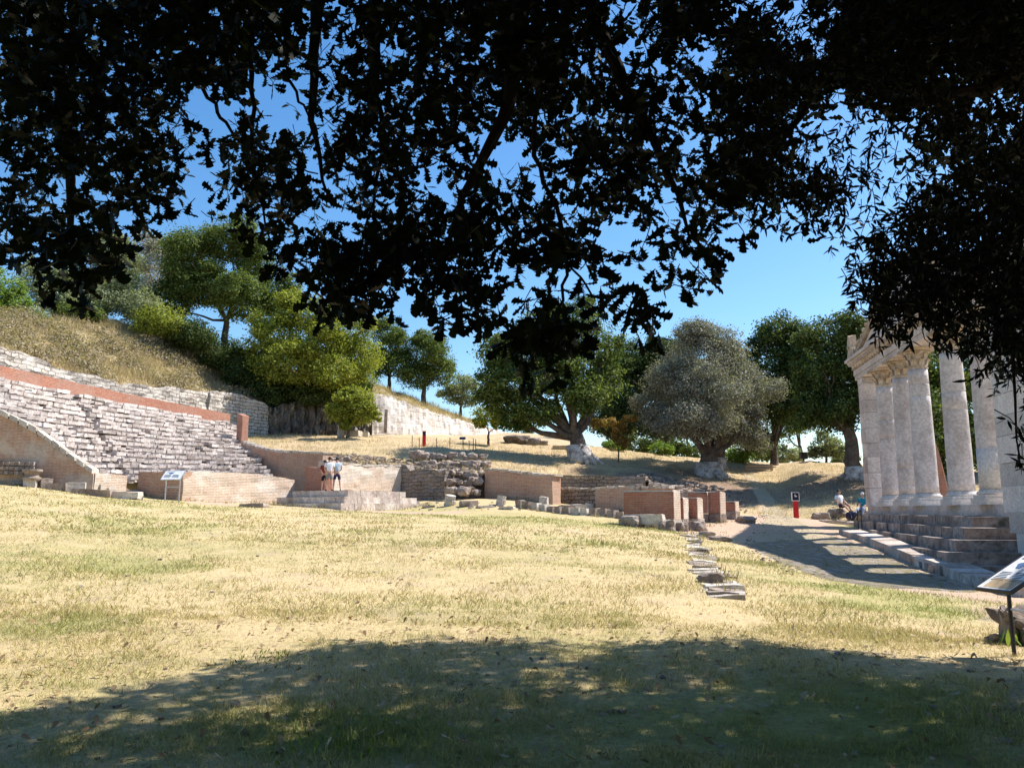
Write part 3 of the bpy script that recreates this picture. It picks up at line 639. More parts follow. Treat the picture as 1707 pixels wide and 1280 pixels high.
# ------------------------------------------------------------------ brick piers at the right
def pier(u, ut, vt, vb, Y, dpt, label, stonebase=True, h_base=.4, mat='brick_red'):
    c = P(ut, 800, Y); a = P(u, 800, Y)
    # right front corner c, front face runs back-left along -DA
    k = 0
    for _ in range(60):
        q = c-DA*k
        if 853.5+(F*cp+40)*q.x/q.y <= u: break
        k += .05
    z1 = P(ut, vt, Y).z; z0 = hz(c.x, c.y)-.25
    e = empty('brick_pier', (c.x, c.y, z0+.25), label, 'brick pier', 'red brick piers of the ruined colonnade')
    mb = MB(); rg = lambda: Vector((random.uniform(-.02, .02), random.uniform(-.02, .02), random.uniform(-.06, .05)))
    zb = z0+.25+h_base
    b = [c-DA*k, c, c+DB*dpt, c+DB*dpt-DA*k]
    mb.hexa([Vector((p.x, p.y, zb)) for p in b]+[Vector((p.x, p.y, z1))+rg() for p in b]); mb.build('brickwork', M[mat], e)
    mb = MB(); s = 0
    while s < k+.1:
        l = random.uniform(.4, .8); m = c-DA*min(s+l/2-.06, k)+DB*(dpt/2)
        mb.box(m.x, m.y, (z0+zb)/2-.004, l*.96, dpt+.16, zb-z0, math.atan2(DA.y, DA.x), .03); s += l
    mb.build('stone_base', M['rock_pale'] if random.random() < .3 else M['rock'], e)
    mb = MB(); q_ = [c+DA*.004, c+DA*.03, c+DA*.03+DB*(dpt-.004), c+DA*.004+DB*(dpt-.004)]; mb.hexa([Vector((p.x, p.y, zb+.002)) for p in q_]+[Vector((p.x, p.y, z1+.03))+rg() for p in q_]); mb.build('lit_pale_end', M['brick_pale_lit'], e)  # pale mortar slab with the sun on the end put into its colour
    mb = MB(); m = c-DA*(k/2)+DB*(dpt/2); mb.box(m.x, m.y, z1+.025, k*.98, dpt*.98, .05, math.atan2(DA.y, DA.x), .01); mb.build('mortar_top', M['rock_pale'], e)
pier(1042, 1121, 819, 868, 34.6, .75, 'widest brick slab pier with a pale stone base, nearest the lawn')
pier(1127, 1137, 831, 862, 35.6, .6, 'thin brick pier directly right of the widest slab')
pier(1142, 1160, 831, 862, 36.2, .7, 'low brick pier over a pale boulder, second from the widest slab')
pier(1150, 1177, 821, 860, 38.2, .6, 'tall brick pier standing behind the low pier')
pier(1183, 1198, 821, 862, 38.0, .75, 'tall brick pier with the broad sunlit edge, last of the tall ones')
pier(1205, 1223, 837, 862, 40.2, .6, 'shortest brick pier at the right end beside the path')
sb = slab('stone_slab', P(1075, 866, 34.0), (1.75, .35, .42), M['rock_pale'], math.atan2(DA.y, DA.x), label='long pale ribbed stone lying at the foot of the widest brick slab', cat='stone slab')
for u, v, Y, s, lb in [(1052, 868, 34.2, (.55, .4, .38), 'dark rounded boulder at the left foot of the widest brick slab'), (1112, 873, 33.5, (.4, .35, .36), 'brown boulder below the sunlit edge of the widest slab'),
                   (1163, 867, 34.5, (.42, .35, .33), 'pale-topped boulder in front of the low brick pier'), (1242, 858, 39, (.6, .4, .25), 'flat pale rock beside the path end of the brick piers'),
                   (1136, 872, 33.8, (.28, .25, .28), 'small boulder between the widest slab and the thin pier')]:
    p = on(u, v, Y); o = rockmesh('boulder', (p.x, p.y, p.z+s[2]*.35), *s, M['rock'], random.random()*3, random.random()*50); tag(o, lb, 'boulder')

# rubble stones along the ruins ------------------------------------------------
def st(name, u, v, Y, dims, mat, lb, cat='stone block', rz=None, tilt=0, sink=.1, group=None):
    p = on(u, v, Y); return slab(name, (p.x, p.y, p.z+dims[2]/2-sink*dims[2]), dims, M[mat], random.uniform(-.6, .6) if rz is None else rz, tilt, .02, lb, cat, group)
# foundation blocks row
rz0 = math.atan2(P(1040, 800, 38.5).y-P(860, 800, 42.5).y, P(1040, 800, 38.5).x-P(860, 800, 42.5).x)
for i in range(13):
    t = i/12; p0, p1 = P(868, 800, 42.6), P(1036, 800, 38.6); p = p0.lerp(p1, t); z = hz(p.x, p.y)
    slab('foundation_block', (p.x, p.y, z+.14), (.42+random.uniform(-.06, .08), .55, .42+random.uniform(-.08, .06)), M['rock'] if random.random() < .7 else M['rock_pale'], rz0+random.uniform(-.08, .08), 0, .03,
         'squared block in the foundation row between the central brick wall and the brick piers', 'stone block', 'foundation blocks edging the lawn')
def drum(u, v, Y, r, h, lb, rz=0, tilt=0):
    p = on(u, v, Y); mb = MB(); mb.lathe((0, 0, 0), [(r*.96, 0), (r, .03), (r, h*.6), (r*.9, h*.62), (r*.92, h)], 28, .10)
    o = mb.build('fluted_drum', M['rock_pale']); o.location = (p.x, p.y, p.z-.05); o.rotation_euler = (tilt, .1, rz); tag(o, lb, 'column drum')
drum(749, 834, 43.5, .30, .62, 'broken fluted drum in front of the heaped boulders', .3, .25)
drum(834, 838, 43, .26, .55, 'fluted drum leaning in front of the central brick wall', 1, .15)
drum(981, 838, 42, .24, .50, 'fluted drum beside the low ledge wall', 0, .05)
st('stone_block', 907, 838, 43, (.45, .4, .62), 'rock_pale', 'upright pale block at the right end of the central brick wall')
st('stone_slab', 781, 838, 43, (.9, .5, .30), 'rock', 'dark flat stone between the two fluted drums', 'stone slab')
st('stone_slab', 808, 840, 42.2, (.9, .4, .12), 'rock_pale', 'thin slab sunk in the grass left of the leaning drum', 'stone slab')
st('stone_slab', 845, 843, 41.6, (.8, .4, .14), 'rock_pale', 'thin slab sunk in the grass right of the leaning drum', 'stone slab')
st('stone_slab', 715, 836, 43.5, (.7, .4, .12), 'rock', 'dark sliver of stone in the grass right of the steps', 'stone slab')
st('stone_slab', 686, 830, 45, (.8, .6, .25), 'rock_pale', 'pale slab lying at the foot of the sunlit brick wall', 'stone slab')
st('stone_block', 945, 836, 42.6, (.8, .4, .3), 'rock', 'reddish tumbled block on the foundation row', rz=.3)
st('stone_block', 962, 833, 42.9, (.8, .5, .35), 'rock_pale', 'pale tumbled block left of the ledge drum')
st('stone_block', 1022, 838, 41, (.55, .4, .3), 'rock', 'small tumbled block near the pinkish brick wall')
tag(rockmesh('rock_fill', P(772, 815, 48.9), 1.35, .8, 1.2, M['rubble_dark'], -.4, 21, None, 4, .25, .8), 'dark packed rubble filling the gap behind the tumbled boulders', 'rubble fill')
# heaped boulders terrace (several courses)
k = 0
heaps = [(752, 45.5, 676, 808, .95, 4), (0, 0, 0, 0, 0, 0)]
def heap(u0, v0, Y0, u1, v1, Y1, n, s, lbl, grp):
    for i in range(n):
        t = (i+.5)/n; p = P(u0, v0, Y0).lerp(P(u1, v1, Y1), t)+Vector((random.uniform(-.12, .12), random.uniform(-.25, .25), random.uniform(-.12, .12)))
        q = s*random.uniform(.6, 1.3)
        o = rockmesh('boulder', p, q*random.uniform(.8, 1.15), q*.7, q*random.uniform(.55, .75), M['rock'], random.uniform(-.7, .7), random.random()*90, sub=2, rough=.5, boxy=.7); tag(o, lbl, 'boulder', grp)
heap(684, 760, 52, 812, 762, 51.5, 13, .36, 'brown boulder in the upper tumbled course above the dark stone wall', 'boulders tumbled beside the dark stone wall')
heap(716, 774, 50.4, 814, 776, 49.8, 11, .34, 'brown boulder in the second tumbled course above the stone stairs gap', 'boulders in the second tumbled course')
heap(736, 788, 48, 804, 790, 47.8, 8, .32, 'brown boulder in the middle course of the gap left of the central brick wall', 'boulders in the gap, middle course')
heap(738, 802, 47.2, 803, 803, 47.0, 7, .34, 'brown boulder in the lower course of the gap left of the central brick wall', 'boulders in the gap, lower course')
heap(742, 818, 46.5, 803, 820, 46.4, 5, .38, 'brown boulder in the lowest course of the gap left of the central brick wall', 'boulders in the gap, lowest course')
heap(1085, 806, 49.5, 1140, 815, 48, 4, .42, 'dark boulder in the heap at the right end of the retaining wall', 'boulders at the end of the retaining wall')
heap(1120, 822, 47.6, 1170, 830, 47, 3, .36, 'dark boulder low in the heap below the olive tree', 'boulders low in the heap below the olive')
heap(548, 768, 46.5, 600, 766, 48, 4, .2, 'small stone on the reddish bank behind the tourists', 'stones on the bank behind the tourists')
def rubble(n, quad, zwhich, smin, smax, lb):
    mb = MB()
    for _ in range(n):
        a, b = random.random(), random.random(); p = (P(*quad[0]).lerp(P(*quad[1]), a)).lerp(P(*quad[3]).lerp(P(*quad[2]), a), b); z = hz(p.x, p.y); q = random.uniform(smin, smax)
        mb.box(p.x, p.y, z+q*.15, q*random.uniform(.8, 1.6), q, q*.6, random.random()*3, q*.16, random.uniform(-.4, .4))
    o = mb.build('rubble', M['rock']); o['kind'] = 'stuff'; o['label'] = lb; o['category'] = 'rubble'
rubble(260, [(545, 772, 47.5), (670, 784, 50), (670, 765, 53), (545, 758, 51)], None, .06, .22, 'reddish loose rubble on the bank behind the pale brick wall')
rubble(240, [(680, 790, 49.5), (815, 790, 48), (815, 768, 52), (680, 765, 53)], None, .08, .32, 'loose broken stone between the tumbled boulder courses')
rubble(260, [(1060, 806, 50.2), (1245, 860, 45.4), (1235, 815, 52), (1075, 785, 55)], None, .08, .3, 'loose dark stones on the shaded slope below the olive')
rubble(120, [(670, 852, 42), (1040, 852, 40), (1040, 838, 42), (690, 832, 45.5)], None, .04, .13, 'small loose stones in the grass along the foundation row')
rubble(90, [(180, 812, 39.3), (240, 812, 40.6), (235, 800, 42), (180, 800, 41)], None, .15, .5, 'tumbled pale stones at the foot of the theatre seats')
rubble(420, [(1240, 905, 29), (1395, 905, 30), (1300, 850, 47), (1265, 850, 47)], None, .02, .07, 'small gravel and stones scattered on the path')
rubble(300, [(1290, 960, 19), (1560, 975, 20), (1420, 900, 31), (1240, 905, 28)], None, .02, .08, 'loose stones on the cobbled forecourt')
# left edge fragments
def altar():
    p = on(52, 808, 37); e = empty('stone_altar', p, 'small carved grey altar stone beside the wing wall', 'altar')
    mb = MB(); mb.box(p.x, p.y, p.z+.14, .5, .5, .36, .2, .01); mb.build('plinth', M['rock_pale'], e)
    mb = MB(); mb.lathe((p.x, p.y, p.z+.30), [(.36, 0), (.40, .08), (.40, .14), (.30, .18), (.28, .28), (.36, .36), (.42, .42), (.42, .52)], 20, .04); mb.build('carved_top', M['rock'], e)
altar()
st('stone_block', 128, 812, 37, (.75, .45, .5), 'rock_pale', 'rounded pale block beside the sloping wing wall', sink=.05)
st('stone_block', 78, 806, 37.4, (.5, .4, .5), 'rock', 'dark block tucked behind the carved altar stone', sink=.05)
st('stone_slab', 95, 812, 37.1, (.9, .4, .35), 'rock', 'low stone between the altar and the pale block', 'stone slab')
st('stone_slab', 15, 804, 37.4, (1.6, .4, .18), 'rock', 'long flat slab at the left edge of the picture', 'stone slab', rz=.02)
st('stone_slab', 155, 820, 36.6, (1.9, .5, .33), 'rock', 'long dark kerb slab left of the information board', 'stone slab', rz=-.05)
st('stone_slab', 213, 822, 36.7, (1.2, .5, .36), 'rock_pale', 'shorter paler kerb slab left of the information board', 'stone slab', rz=-.05)
st('stone_block', 162, 808, 38.5, (.4, .3, .45), 'rock', 'broken upright stone at the end of the wing wall')
st('stone_block', 182, 806, 39, (.6, .4, .35), 'rock_pale', 'pale tilted stone beyond the kerb slabs', tilt=.3)
st('stone_slab', 423, 853, 36.5, (1.25, .5, .22), 'rock', 'flat mossy slab lying in the lawn before the steps', 'stone slab', rz=-.25, sink=.35)
st('stone_block', 487, 824, 43.5, (1.2, .5, .35), 'rock_pale', 'rough pale blocks at the back of the stone steps')
# kerb line of worn slabs down the lawn
kerb = [(1148, 890, 31.5), (1152, 900, 28), (1158, 912, 24.6), (1166, 926, 21.6), (1176, 944, 19), (1186, 962, 16.8), (1197, 980, 15), (1206, 996, 13.7)]
kp = [P(*k) for k in kerb]
for i in range(30):
    t = i/29*(len(kp)-1); j = min(int(t), len(kp)-2); p = kp[j].lerp(kp[j+1], t-j); z = hz(p.x, p.y); wd = .5+.25*random.random()
    st_ = slab('kerb_stone', (p.x+random.uniform(-.15, .15), p.y, z-.05), (wd*1.0, .62+.25*random.random(), .16), M['rock_pale'] if random.random() < .6 else M['rock'], math.atan2((kp[j+1]-kp[j]).y, (kp[j+1]-kp[j]).x)+1.57+random.uniform(-.15, .15), random.uniform(-.04, .04), .04,
         'worn pale flat stone in the kerb row dividing the lawn', 'kerb stone', 'kerb stones crossing the lawn')
for u, v, Y, s in [(1186, 968, 15.6, (.25, .22, .15)), (1178, 882, 31, (.35, .3, .16)), (1198, 890, 29, (.45, .25, .12))]:
    p = on(u, v, Y); o = rockmesh('boulder', (p.x, p.y, p.z+s[2]*.4), *s, M['rock'], 0, random.random()*40)
    tag(o, {1186: 'dark hollowed stone at the near end of the kerb row', 1178: 'low mossy stone right of the far end of the kerb row', 1198: 'flat dark stone nearest the path, beyond the kerb row'}[u], 'boulder')

# ------------------------------------------------------------------ temple front (right)
def Q(t, o, z): return Vector((11.25+.17*t-o, t+.17*o, z))
AX = math.atan2(1, .17)
tmp = empty('ancient_monument', Q(32, 0, 1.4), 'tall marble colonnade on stone steps with carved entablature and pediment', 'monument')
stepz = [1.42, 1.08, .74, .40, .06]
for i, z in enumerate(stepz):
    far = .55+.36*i; near = 1.25+.42*i; t0, t1 = (24.7, 24.2, 23.6, 23.0, 22.4)[i], 40.6+.35*i
    mb = MB(); s = t0; prev = z-.35
    while s < t1:
        l = random.uniform(.9, 2.1); e = min(t1, s+l); o0, o1 = near+(far-near)*(s-25)/15, near+(far-near)*(e-25)/15
        j = lambda: random.uniform(-.012, .012)
        b = [(s+.008, o0), (e-.008, o1), (e-.008, o1-1.6 if s > t0 and i else -9), (s+.008, o0-1.6 if s > t0 and i else -9)]
        zz = z+random.uniform(-.012, .012); oo = random.uniform(-.03, .03)
        pts = [Q(a, o_+(oo if k < 2 else 0), prev-.3)+Vector((j(), j(), 0)) for k, (a, o_) in enumerate(b)]+[Q(a, o_+(oo if k < 2 else 0), zz)+Vector((j(), j(), j())) for k, (a, o_) in enumerate(b)]
        pts = [pts[3], pts[2], pts[1], pts[0], pts[7], pts[6], pts[5], pts[4]]
        mb.hexa(pts); s = e
    mb.build('step', M['stepdark'], tmp)
# low outer kerb of the steps
mb = MB(); ka = [(1398, 888, 36.4), (1440, 901, 32), (1480, 917, 28.4), (1520, 934, 25.6), (1565, 950, 23.3), (1600, 965, 21.4), (1640, 972, 19.8), (1700, 985, 17.6)]
kq = [P(*k) for k in ka]
for i in range(len(kq)-1):
    for h in (0, .5):
        a, b = kq[i].lerp(kq[i+1], h+.01), kq[i].lerp(kq[i+1], h+.49); d = (b-a).normalized(); nn = Vector((-d.y, d.x, 0)); nn = nn if nn.x > 0 else -nn
        za = a.z; j = random.uniform(-.02, .02)
        pts = [a+Vector((0, 0, -.35)), b+Vector((0, 0, -.35)), b+nn*.85+Vector((0, 0, -.35)), a+nn*.85+Vector((0, 0, -.35))]
        if True: pts = pts[::-1]
        pts += [p+Vector((0, 0, .35+.17+j)) for p in pts]; mb.hexa(pts)
mb.build('outer_kerb', M['step'], tmp)
def block_wall_box(mb, t0, t1, o0, o1, z0, z1):
    b = [(t0, o0), (t0, o1), (t1, o1), (t1, o0)]
    mb.hexa([Q(a, o, z0) for a, o in b]+[Q(a, o, z1) for a, o in b])
ZB, ZN, ZC = 2.1, 7.35, 8.2
# continuous socle under the columns plus pedestals
mb = MB(); block_wall_box(mb, 24.4, 40.3, -.9, .32, 1.40, 1.78); mb.build('socle', M['marble'], tmp)
colt = [26.1, 28.9, 32.5, 34.7, 37.2]
for i, t in enumerate(colt):
    mb = MB(); block_wall_box(mb, t-.56, t+.56, -.6, .56, 1.782, 2.0); block_wall_box(mb, t-.50, t+.50, -.54, .50, 2.003, ZB); mb.build('pedestal', M['marble2'], tmp)
    c = Q(t, 0, 0)
    mb = MB(); r = .43 if i != 0 else .45; prof = []
    cuts = sorted(random.uniform(.08, .92) for _ in range(2)); fs_ = [k/14 for k in range(15)]
    for cu in cuts: fs_ += [cu-.0035, cu-.0012, cu+.0012, cu+.0035]
    for f in sorted(fs_): prof.append((r*(1-.14*f**1.6)*(1+.004*math.sin(f*70+i))-(.012 if any(abs(f-cu) < .002 for cu in cuts) else 0), ZB+.16+(ZN-ZB-.16)*f))
    mb.lathe((c.x, c.y, 0), prof, 40); col = mb.build('column', M['marble'], tmp, smooth=True)
    mb = MB(); mb.lathe((c.x, c.y, 0), [(r*1.18, ZB+.003), (r*1.25, ZB+.05), (r*1.18, ZB+.10), (r*1.04, ZB+.12), (r*1.08, ZB+.17)], 36); mb.build('base', M['marble2'], col, smooth=True)
    mb = MB(); q = .36; mb.lathe((c.x, c.y, 0), [(q*1.12, ZN), (q*1.15, ZN+.05), (q*.98, ZN+.07), (q*1.02, ZN+.3), (q*1.2, ZN+.55), (q*1.5, ZN+.7)], 24, .06)
    for ring, (zz, n_, rr) in enumerate(((ZN+.12, 8, 1.05), (ZN+.36, 8, 1.15))):
        for k in range(n_):            # curling leaves
            th = 2*math.pi*(k+.5*ring)/n_; dx, dy = math.cos(th), math.sin(th); tx, ty = -dy, dx; wd = .11
            prv = None
            for h, out in ((0, .0), (.16, .03), (.26, .10), (.24, .16)):
                a = Vector((c.x+dx*(q*rr+out)-tx*wd, c.y+dy*(q*rr+out)-ty*wd, zz+h)); b = Vector((c.x+dx*(q*rr+out)+tx*wd, c.y+dy*(q*rr+out)+ty*wd, zz+h))
                if prv: mb.quad(prv[0], prv[1], b, a)
                prv = (a, b)
    b4 = [(t-.58, -.58), (t-.58, .58), (t+.58, .58), (t+.58, -.58)]
    mb.hexa([Q(a, o, ZN+.72) for a, o in b4]+[Q(a, o, ZC-.003) for a, o in b4]); mb.build('capital', M['carved'], col)
    if i == 0:
        mb = MB(); mb.lathe((c.x, c.y, 0), [(r*1.012, ZB+.18), (r*1.008, ZB+1.5)], 40); mb.build('repaired_drum', M['marble2'], col, smooth=True)
# square pier at the far end, made of stacked blocks
mb = MB(); z = 1.78
while z < ZC-.1:
    h = min(random.uniform(.55, .95), ZC-.003-z); j = random.uniform(-.012, .012); block_wall_box(mb, 39.3+j, 40.2+j, -.42, .42+j, z, z+h-.015); z += h
mb.build('corner_pier', M['marble'], tmp)
# near end wall, stepping outwards at its foot
mb = MB(); z = 0.0
for z0, z1, o1, t1 in [(-.6, .35, .75, 22.6), (.35, .95, .7, 23.2), (.95, 1.55, .65, 23.7), (1.55, 2.3, .6, 24.1)]:
    block_wall_box(mb, 21, t1, -1.2, o1, z0, z1-.004)
z = 2.3
while z < ZC+1:
    h = random.uniform(.6, .9); j = random.uniform(-.01, .01); block_wall_box(mb, 21, 24.3+j, -1.1, .55+j, z, z+h-.014); z += h
mb.build('end_wall', M['marble2'], tmp)
# entablature: architrave, carved frieze, cornice, pediment
mb = MB(); block_wall_box(mb, 24.6, 40.5, -.46, .46, ZC, ZC+.22); block_wall_box(mb, 24.55, 40.55, -.5, .5, ZC+.224, ZC+.5); mb.build('architrave', M['marble'], tmp)
mb = MB(); block_wall_box(mb, 24.5, 40.6, -.45, .47, ZC+.504, ZC+.85)
t = 24.8
while t < 40.5:
    c = Q(t, .5, ZC+.68); mb.tube([c, c+Vector((-.09, 0, 0))], [.15, .11], 10); mb.box(*Q(t+.22, .53, ZC+.66), .1, .1, .28, AX, .01); t += .44
mb.build('carved_frieze', M['carved'], tmp)
mb = MB(); block_wall_box(mb, 24.3, 40.8, -.7, .72, ZC+.854, ZC+.95); block_wall_box(mb, 24.2, 40.9, -.8, .82, ZC+.954, ZC+1.1)
t = 24.4
while t < 40.7: mb.box(*Q(t, .62, ZC+.80), .12, .16, .09, AX, .005); t += .27
mb.build('cornice', M['marble'], tmp)
mb = MB(); zt = ZC+1.104; pts = [(24.8, zt), (40.1, zt), (32.5, zt+2.5)]
f = [Q(a, .35, z) for a, z in pts]; b = [Q(a, -.45, z) for a, z in pts]
mb.poly(f[::-1]); mb.poly(b)
for i in range(3): mb.quad(f[i], f[(i+1) % 3], b[(i+1) % 3], b[i])
mb.build('pediment', M['marble'], tmp)
mb = MB()
for (ta, za), (tb, zb2) in (((24.6, zt), (32.5, zt+2.55)), ((40.3, zt), (32.5, zt+2.55))):
    a, b = (ta, za), (tb, zb2)
    p = [Q(a[0], .5, a[1]), Q(b[0], .5, b[1]), Q(b[0], -.6, b[1]), Q(a[0], -.6, a[1])]; mb.hexa(p+[x+Vector((0, 0, .28)) for x in p])
    for k in range(16):
        t_ = (k+.5)/16; c = Q(a[0]+(b[0]-a[0])*t_, .46, a[1]+(b[1]-a[1])*t_+.3); mb.box(c.x, c.y, c.z, .2, .2, .16, AX, .03)
mb.build('raking_cornice', M['carved'], tmp)
# corner acroterion seen at the end of the cornice
mb = MB(); c = Q(40.6, .35, ZC+1.1); mb.box(c.x, c.y, c.z+.35, .6, .7, .7, AX, .08); mb.box(c.x-.1, c.y, c.z+.95, .4, .45, .6, AX, .08)
mb.build('corner_ornament', M['carved'], tmp)
# brick wall remnant behind the columns
e = empty('brick_wall', Q(34, -4, 1.4), 'curved-topped orange brick wall remnant standing behind the marble columns', 'wall')
mb = MB(); a = P(1528, 800, 41.5); b = P(1584, 800, 41.5)
pr = [(0, 690), (.25, 694), (.45, 706), (.62, 728), (.78, 765), (.92, 815), (1, 850)]
wall_mb(mb, a.xy, b.xy, 1.2, [(t_, P(1560, v_, 41.5).z) for t_, v_ in pr], .8, seg=.12, rag=.02); mb.build('masonry', M['brick_red'], e)

# ------------------------------------------------------------------ trees
TL = lambda L: np.array([tuple(p) for p in L])
def perp_frames(nrm, n):
    r = rng.normal(size=(n, 3)); t = np.cross(nrm, r); t /= np.linalg.norm(t, axis=1, keepdims=True)+1e-9; b = np.cross(nrm, t); return t, b
def leaves(name, pos, nrm, size, tmpl, polys, mat, parent, tdir=None, kind=None):
    """pos (n,3); template verts (k,3) in (b, t, n) axes"""
    n = len(pos); tmpl = np.array(tmpl, float); k = len(tmpl)
    nrm = nrm/(np.linalg.norm(nrm, axis=1, keepdims=True)+1e-9)
    if tdir is None: t, b = perp_frames(nrm, n)
    else:
        b = np.cross(nrm, tdir); b /= np.linalg.norm(b, axis=1, keepdims=True)+1e-9; t = np.cross(b, nrm)
    V = pos[:, None, :]+size[:, None, None]*(tmpl[None, :, 0:1]*b[:, None, :]+tmpl[None, :, 1:2]*t[:, None, :]+tmpl[None, :, 2:3]*nrm[:, None, :])
    V = V.reshape(-1, 3)
    if parent is not None:
        M4 = np.array(Matrix.LocRotScale(parent.location, parent.rotation_euler, parent.scale).inverted()); V = V @ M4[:3, :3].T+M4[:3, 3]
    polys = np.array(polys, np.int32); m = polys.shape[1]
    Fc = (polys[None]+(np.arange(n, dtype=np.int32)*k)[:, None, None]).reshape(-1, m)
    me = bpy.data.meshes.new(name); me.vertices.add(len(V)); me.vertices.foreach_set('co', V.astype(np.float32).ravel())
    me.loops.add(Fc.size); me.loops.foreach_set('vertex_index', Fc.ravel()); me.polygons.add(len(Fc)); me.polygons.foreach_set('loop_start', np.arange(0, Fc.size, m, dtype=np.int32))
    me.update(calc_edges=True); me.materials.append(mat)
    o = bpy.data.objects.new(name, me); COL.objects.link(o)
    if parent is not None: o.parent = parent
    if kind: o['kind'] = kind
    return o
QT = [(-.32, 0, 0), (0, -.55, .0), (.32, 0, 0), (0, .55, .0)]; QP = [(0, 1, 2, 3)]
def limb(mb, a, b, r0, r1, bend=.12, n=7, sides=7):
    a, b = Vector(a), Vector(b); L = (b-a).length; off = Vector([random.uniform(-1, 1) for _ in range(3)])*L*bend
    pts = [a.lerp(b, i/n)+off*math.sin(math.pi*i/n)+Vector([random.uniform(-.02, .02)*L for _ in range(3)])*(0 < i < n) for i in range(n+1)]
    mb.tube(pts, [r0+(r1-r0)*(i/n) for i in range(n+1)], sides); return pts
def tree(name, label, base, tr, lobes, mat, ls=.17, dens=1.0, cat='tree', white=None, bark='bark', th=None, group=None, leaf=(1.0,), spread=.38, lim=True):
    Y = base[2]; p0 = on(*base); e = empty(name, p0, label, cat, group)
    k = Y/1342.0; L = []
    for lb in lobes:
        u, v, dY, ru, rv = lb; c = P(u, v, Y+dY); kk = (Y+dY)/1342.0*(1.13 if ru > 17 else 1); L.append((c, ru*kk, rv*kk))
    L0 = list(L)
    if lobes[0][3] > 17 and cat == 'tree':
        L = [(c, a*.84, b*.84) for c, a, b in L]
        for c, a, b in L0:
            for _k in range(4):
                d = Vector((random.gauss(0, 1), random.gauss(-.3, 1), random.gauss(.35, .8))).normalized(); f = random.uniform(.28, .48)
                L.append((c+Vector((d.x*a, d.y*a, d.z*b))*.86, a*f, b*f))
    ctr = sum((c for c, _, _ in L0), Vector())/len(L0)
    zlow = min(c.z-rz_*.4 for c, _, rz_ in L); fork = Vector((p0.x*.75+ctr.x*.25, p0.y, max(p0.z+.25*(ctr.z-p0.z), min(zlow, p0.z+.55*(ctr.z-p0.z)))))
    mb = MB(); pts = limb(mb, p0-Vector((0, 0, .3)), fork, tr*1.25, tr*.75, .04, 8, 12)
    if lim:
        for c, rr, rz_ in L0:
            q = limb(mb, fork-Vector((0, 0, tr)), c, tr*.45, tr*.1, .12)
            for _ in range(4):
                d = c+Vector((random.uniform(-1, 1)*rr*.8, random.uniform(-1, 1)*rr*.8, random.uniform(-.4, .8)*rz_))
                limb(mb, q[random.choice((4, 5, 6))], d, tr*.16, tr*.04, .1, 5, 5)
    mb.build('trunk', M[bark], e, smooth=True)
    if white:
        mb = MB(); h = white; zz = p0.z
        prof = [(tr*1.75, -.25), (tr*1.55, .15), (tr*1.42, h*.5), (tr*1.3, h*.96), (tr*1.05, h)]
        nn = 24; mb.lathe((p0.x, p0.y, zz), prof, nn); ax_ = (fork-p0)/(fork.z-p0.z)
        mb.v = [tuple(Vector(v)+ax_*Vector((1, 1, 0))*max(0, v[2]-zz)) for v in mb.v]
        mb.v = [tuple(Vector(v)+Vector(((v[0]-p0.x), (v[1]-p0.y), 0))*.2*noise.noise(Vector((math.atan2(v[1]-p0.y, v[0]-p0.x)*2.2, (v[2]-zz)*.6, p0.x)))) for v in mb.v]
        for _ in range(5):
            a_ = random.random()*6.28; d = Vector((math.cos(a_), math.sin(a_), 0)); q0 = p0+d*tr*1.1+Vector((0, 0, .25)); q1 = p0+d*tr*random.uniform(2.0, 2.7); q1.z = hz(q1.x, q1.y)-.08
            mb.tube([q0, q0.lerp(q1, .5)+Vector((0, 0, .02)), q1], [tr*.45, tr*.3, tr*.12], 7)
        mb.build('whitewashed_base', M['lime'], e, smooth=True)
    PO, NO = [], []
    for c, rr, rz_ in L:
        area = 4*math.pi*((rr*rr*2+rr*rz_*2)/4)*1.0
        ncl = int(area*2.1*dens/.5)+8; per = int(22)
        d = rng.normal(size=(ncl, 3)); d /= np.linalg.norm(d, axis=1, keepdims=True)
        rad = rng.uniform(.25, 1.0, ncl)**.45
        lump = np.array([1+.42*noise.noise(Vector(x*2.6)+Vector(c)) for x in d])
        cc = d*(rad*lump)[:, None]*np.array([rr, rr, rz_])+np.array(c)
        q = np.repeat(cc, per, 0)+rng.normal(size=(ncl*per, 3))*spread*.78*np.array([1, 1, .6])*min(1, rr/1.5)
        PO.append(q); NO.append(np.repeat(d, per, 0)*.7+rng.normal(size=(ncl*per, 3))*.62+np.array([0, 0, .45]))
    PO, NO = np.concatenate(PO), np.concatenate(NO)
    leaves('crown', PO, NO, rng.uniform(.7, 1.35, len(PO))*ls, QT, QP, M[mat], e)
    return e
tree('tree', 'bright green bushy tree at the far left edge of the hilltop', (5, 548, 60), .15, [(2, 480, 0, 34, 38), (15, 505, 1, 28, 28)], 'lf_bright', cat='tree')
tree('tree', 'grey green tree second from the left on the hilltop', (70, 540, 66), .15, [(65, 475, 0, 38, 45), (95, 500, 1, 30, 28)], 'lf_sage')
tree('tree', 'pale sage green tree above the dry slope, left of the tall dark oak', (175, 540, 70), .2, [(150, 450, 0, 45, 48), (200, 440, 2, 42, 42), (220, 490, 0, 36, 36), (120, 495, -1, 40, 30), (185, 500, -2, 40, 28)], 'lf_sage')
tree('tree', 'silvery pale tree peeking between the sage tree and the tall oak', (262, 560, 80), .15, [(268, 425, 0, 30, 30), (240, 412, 0, 26, 24), (262, 460, 0, 36, 30)], 'lf_silver', dens=.7)
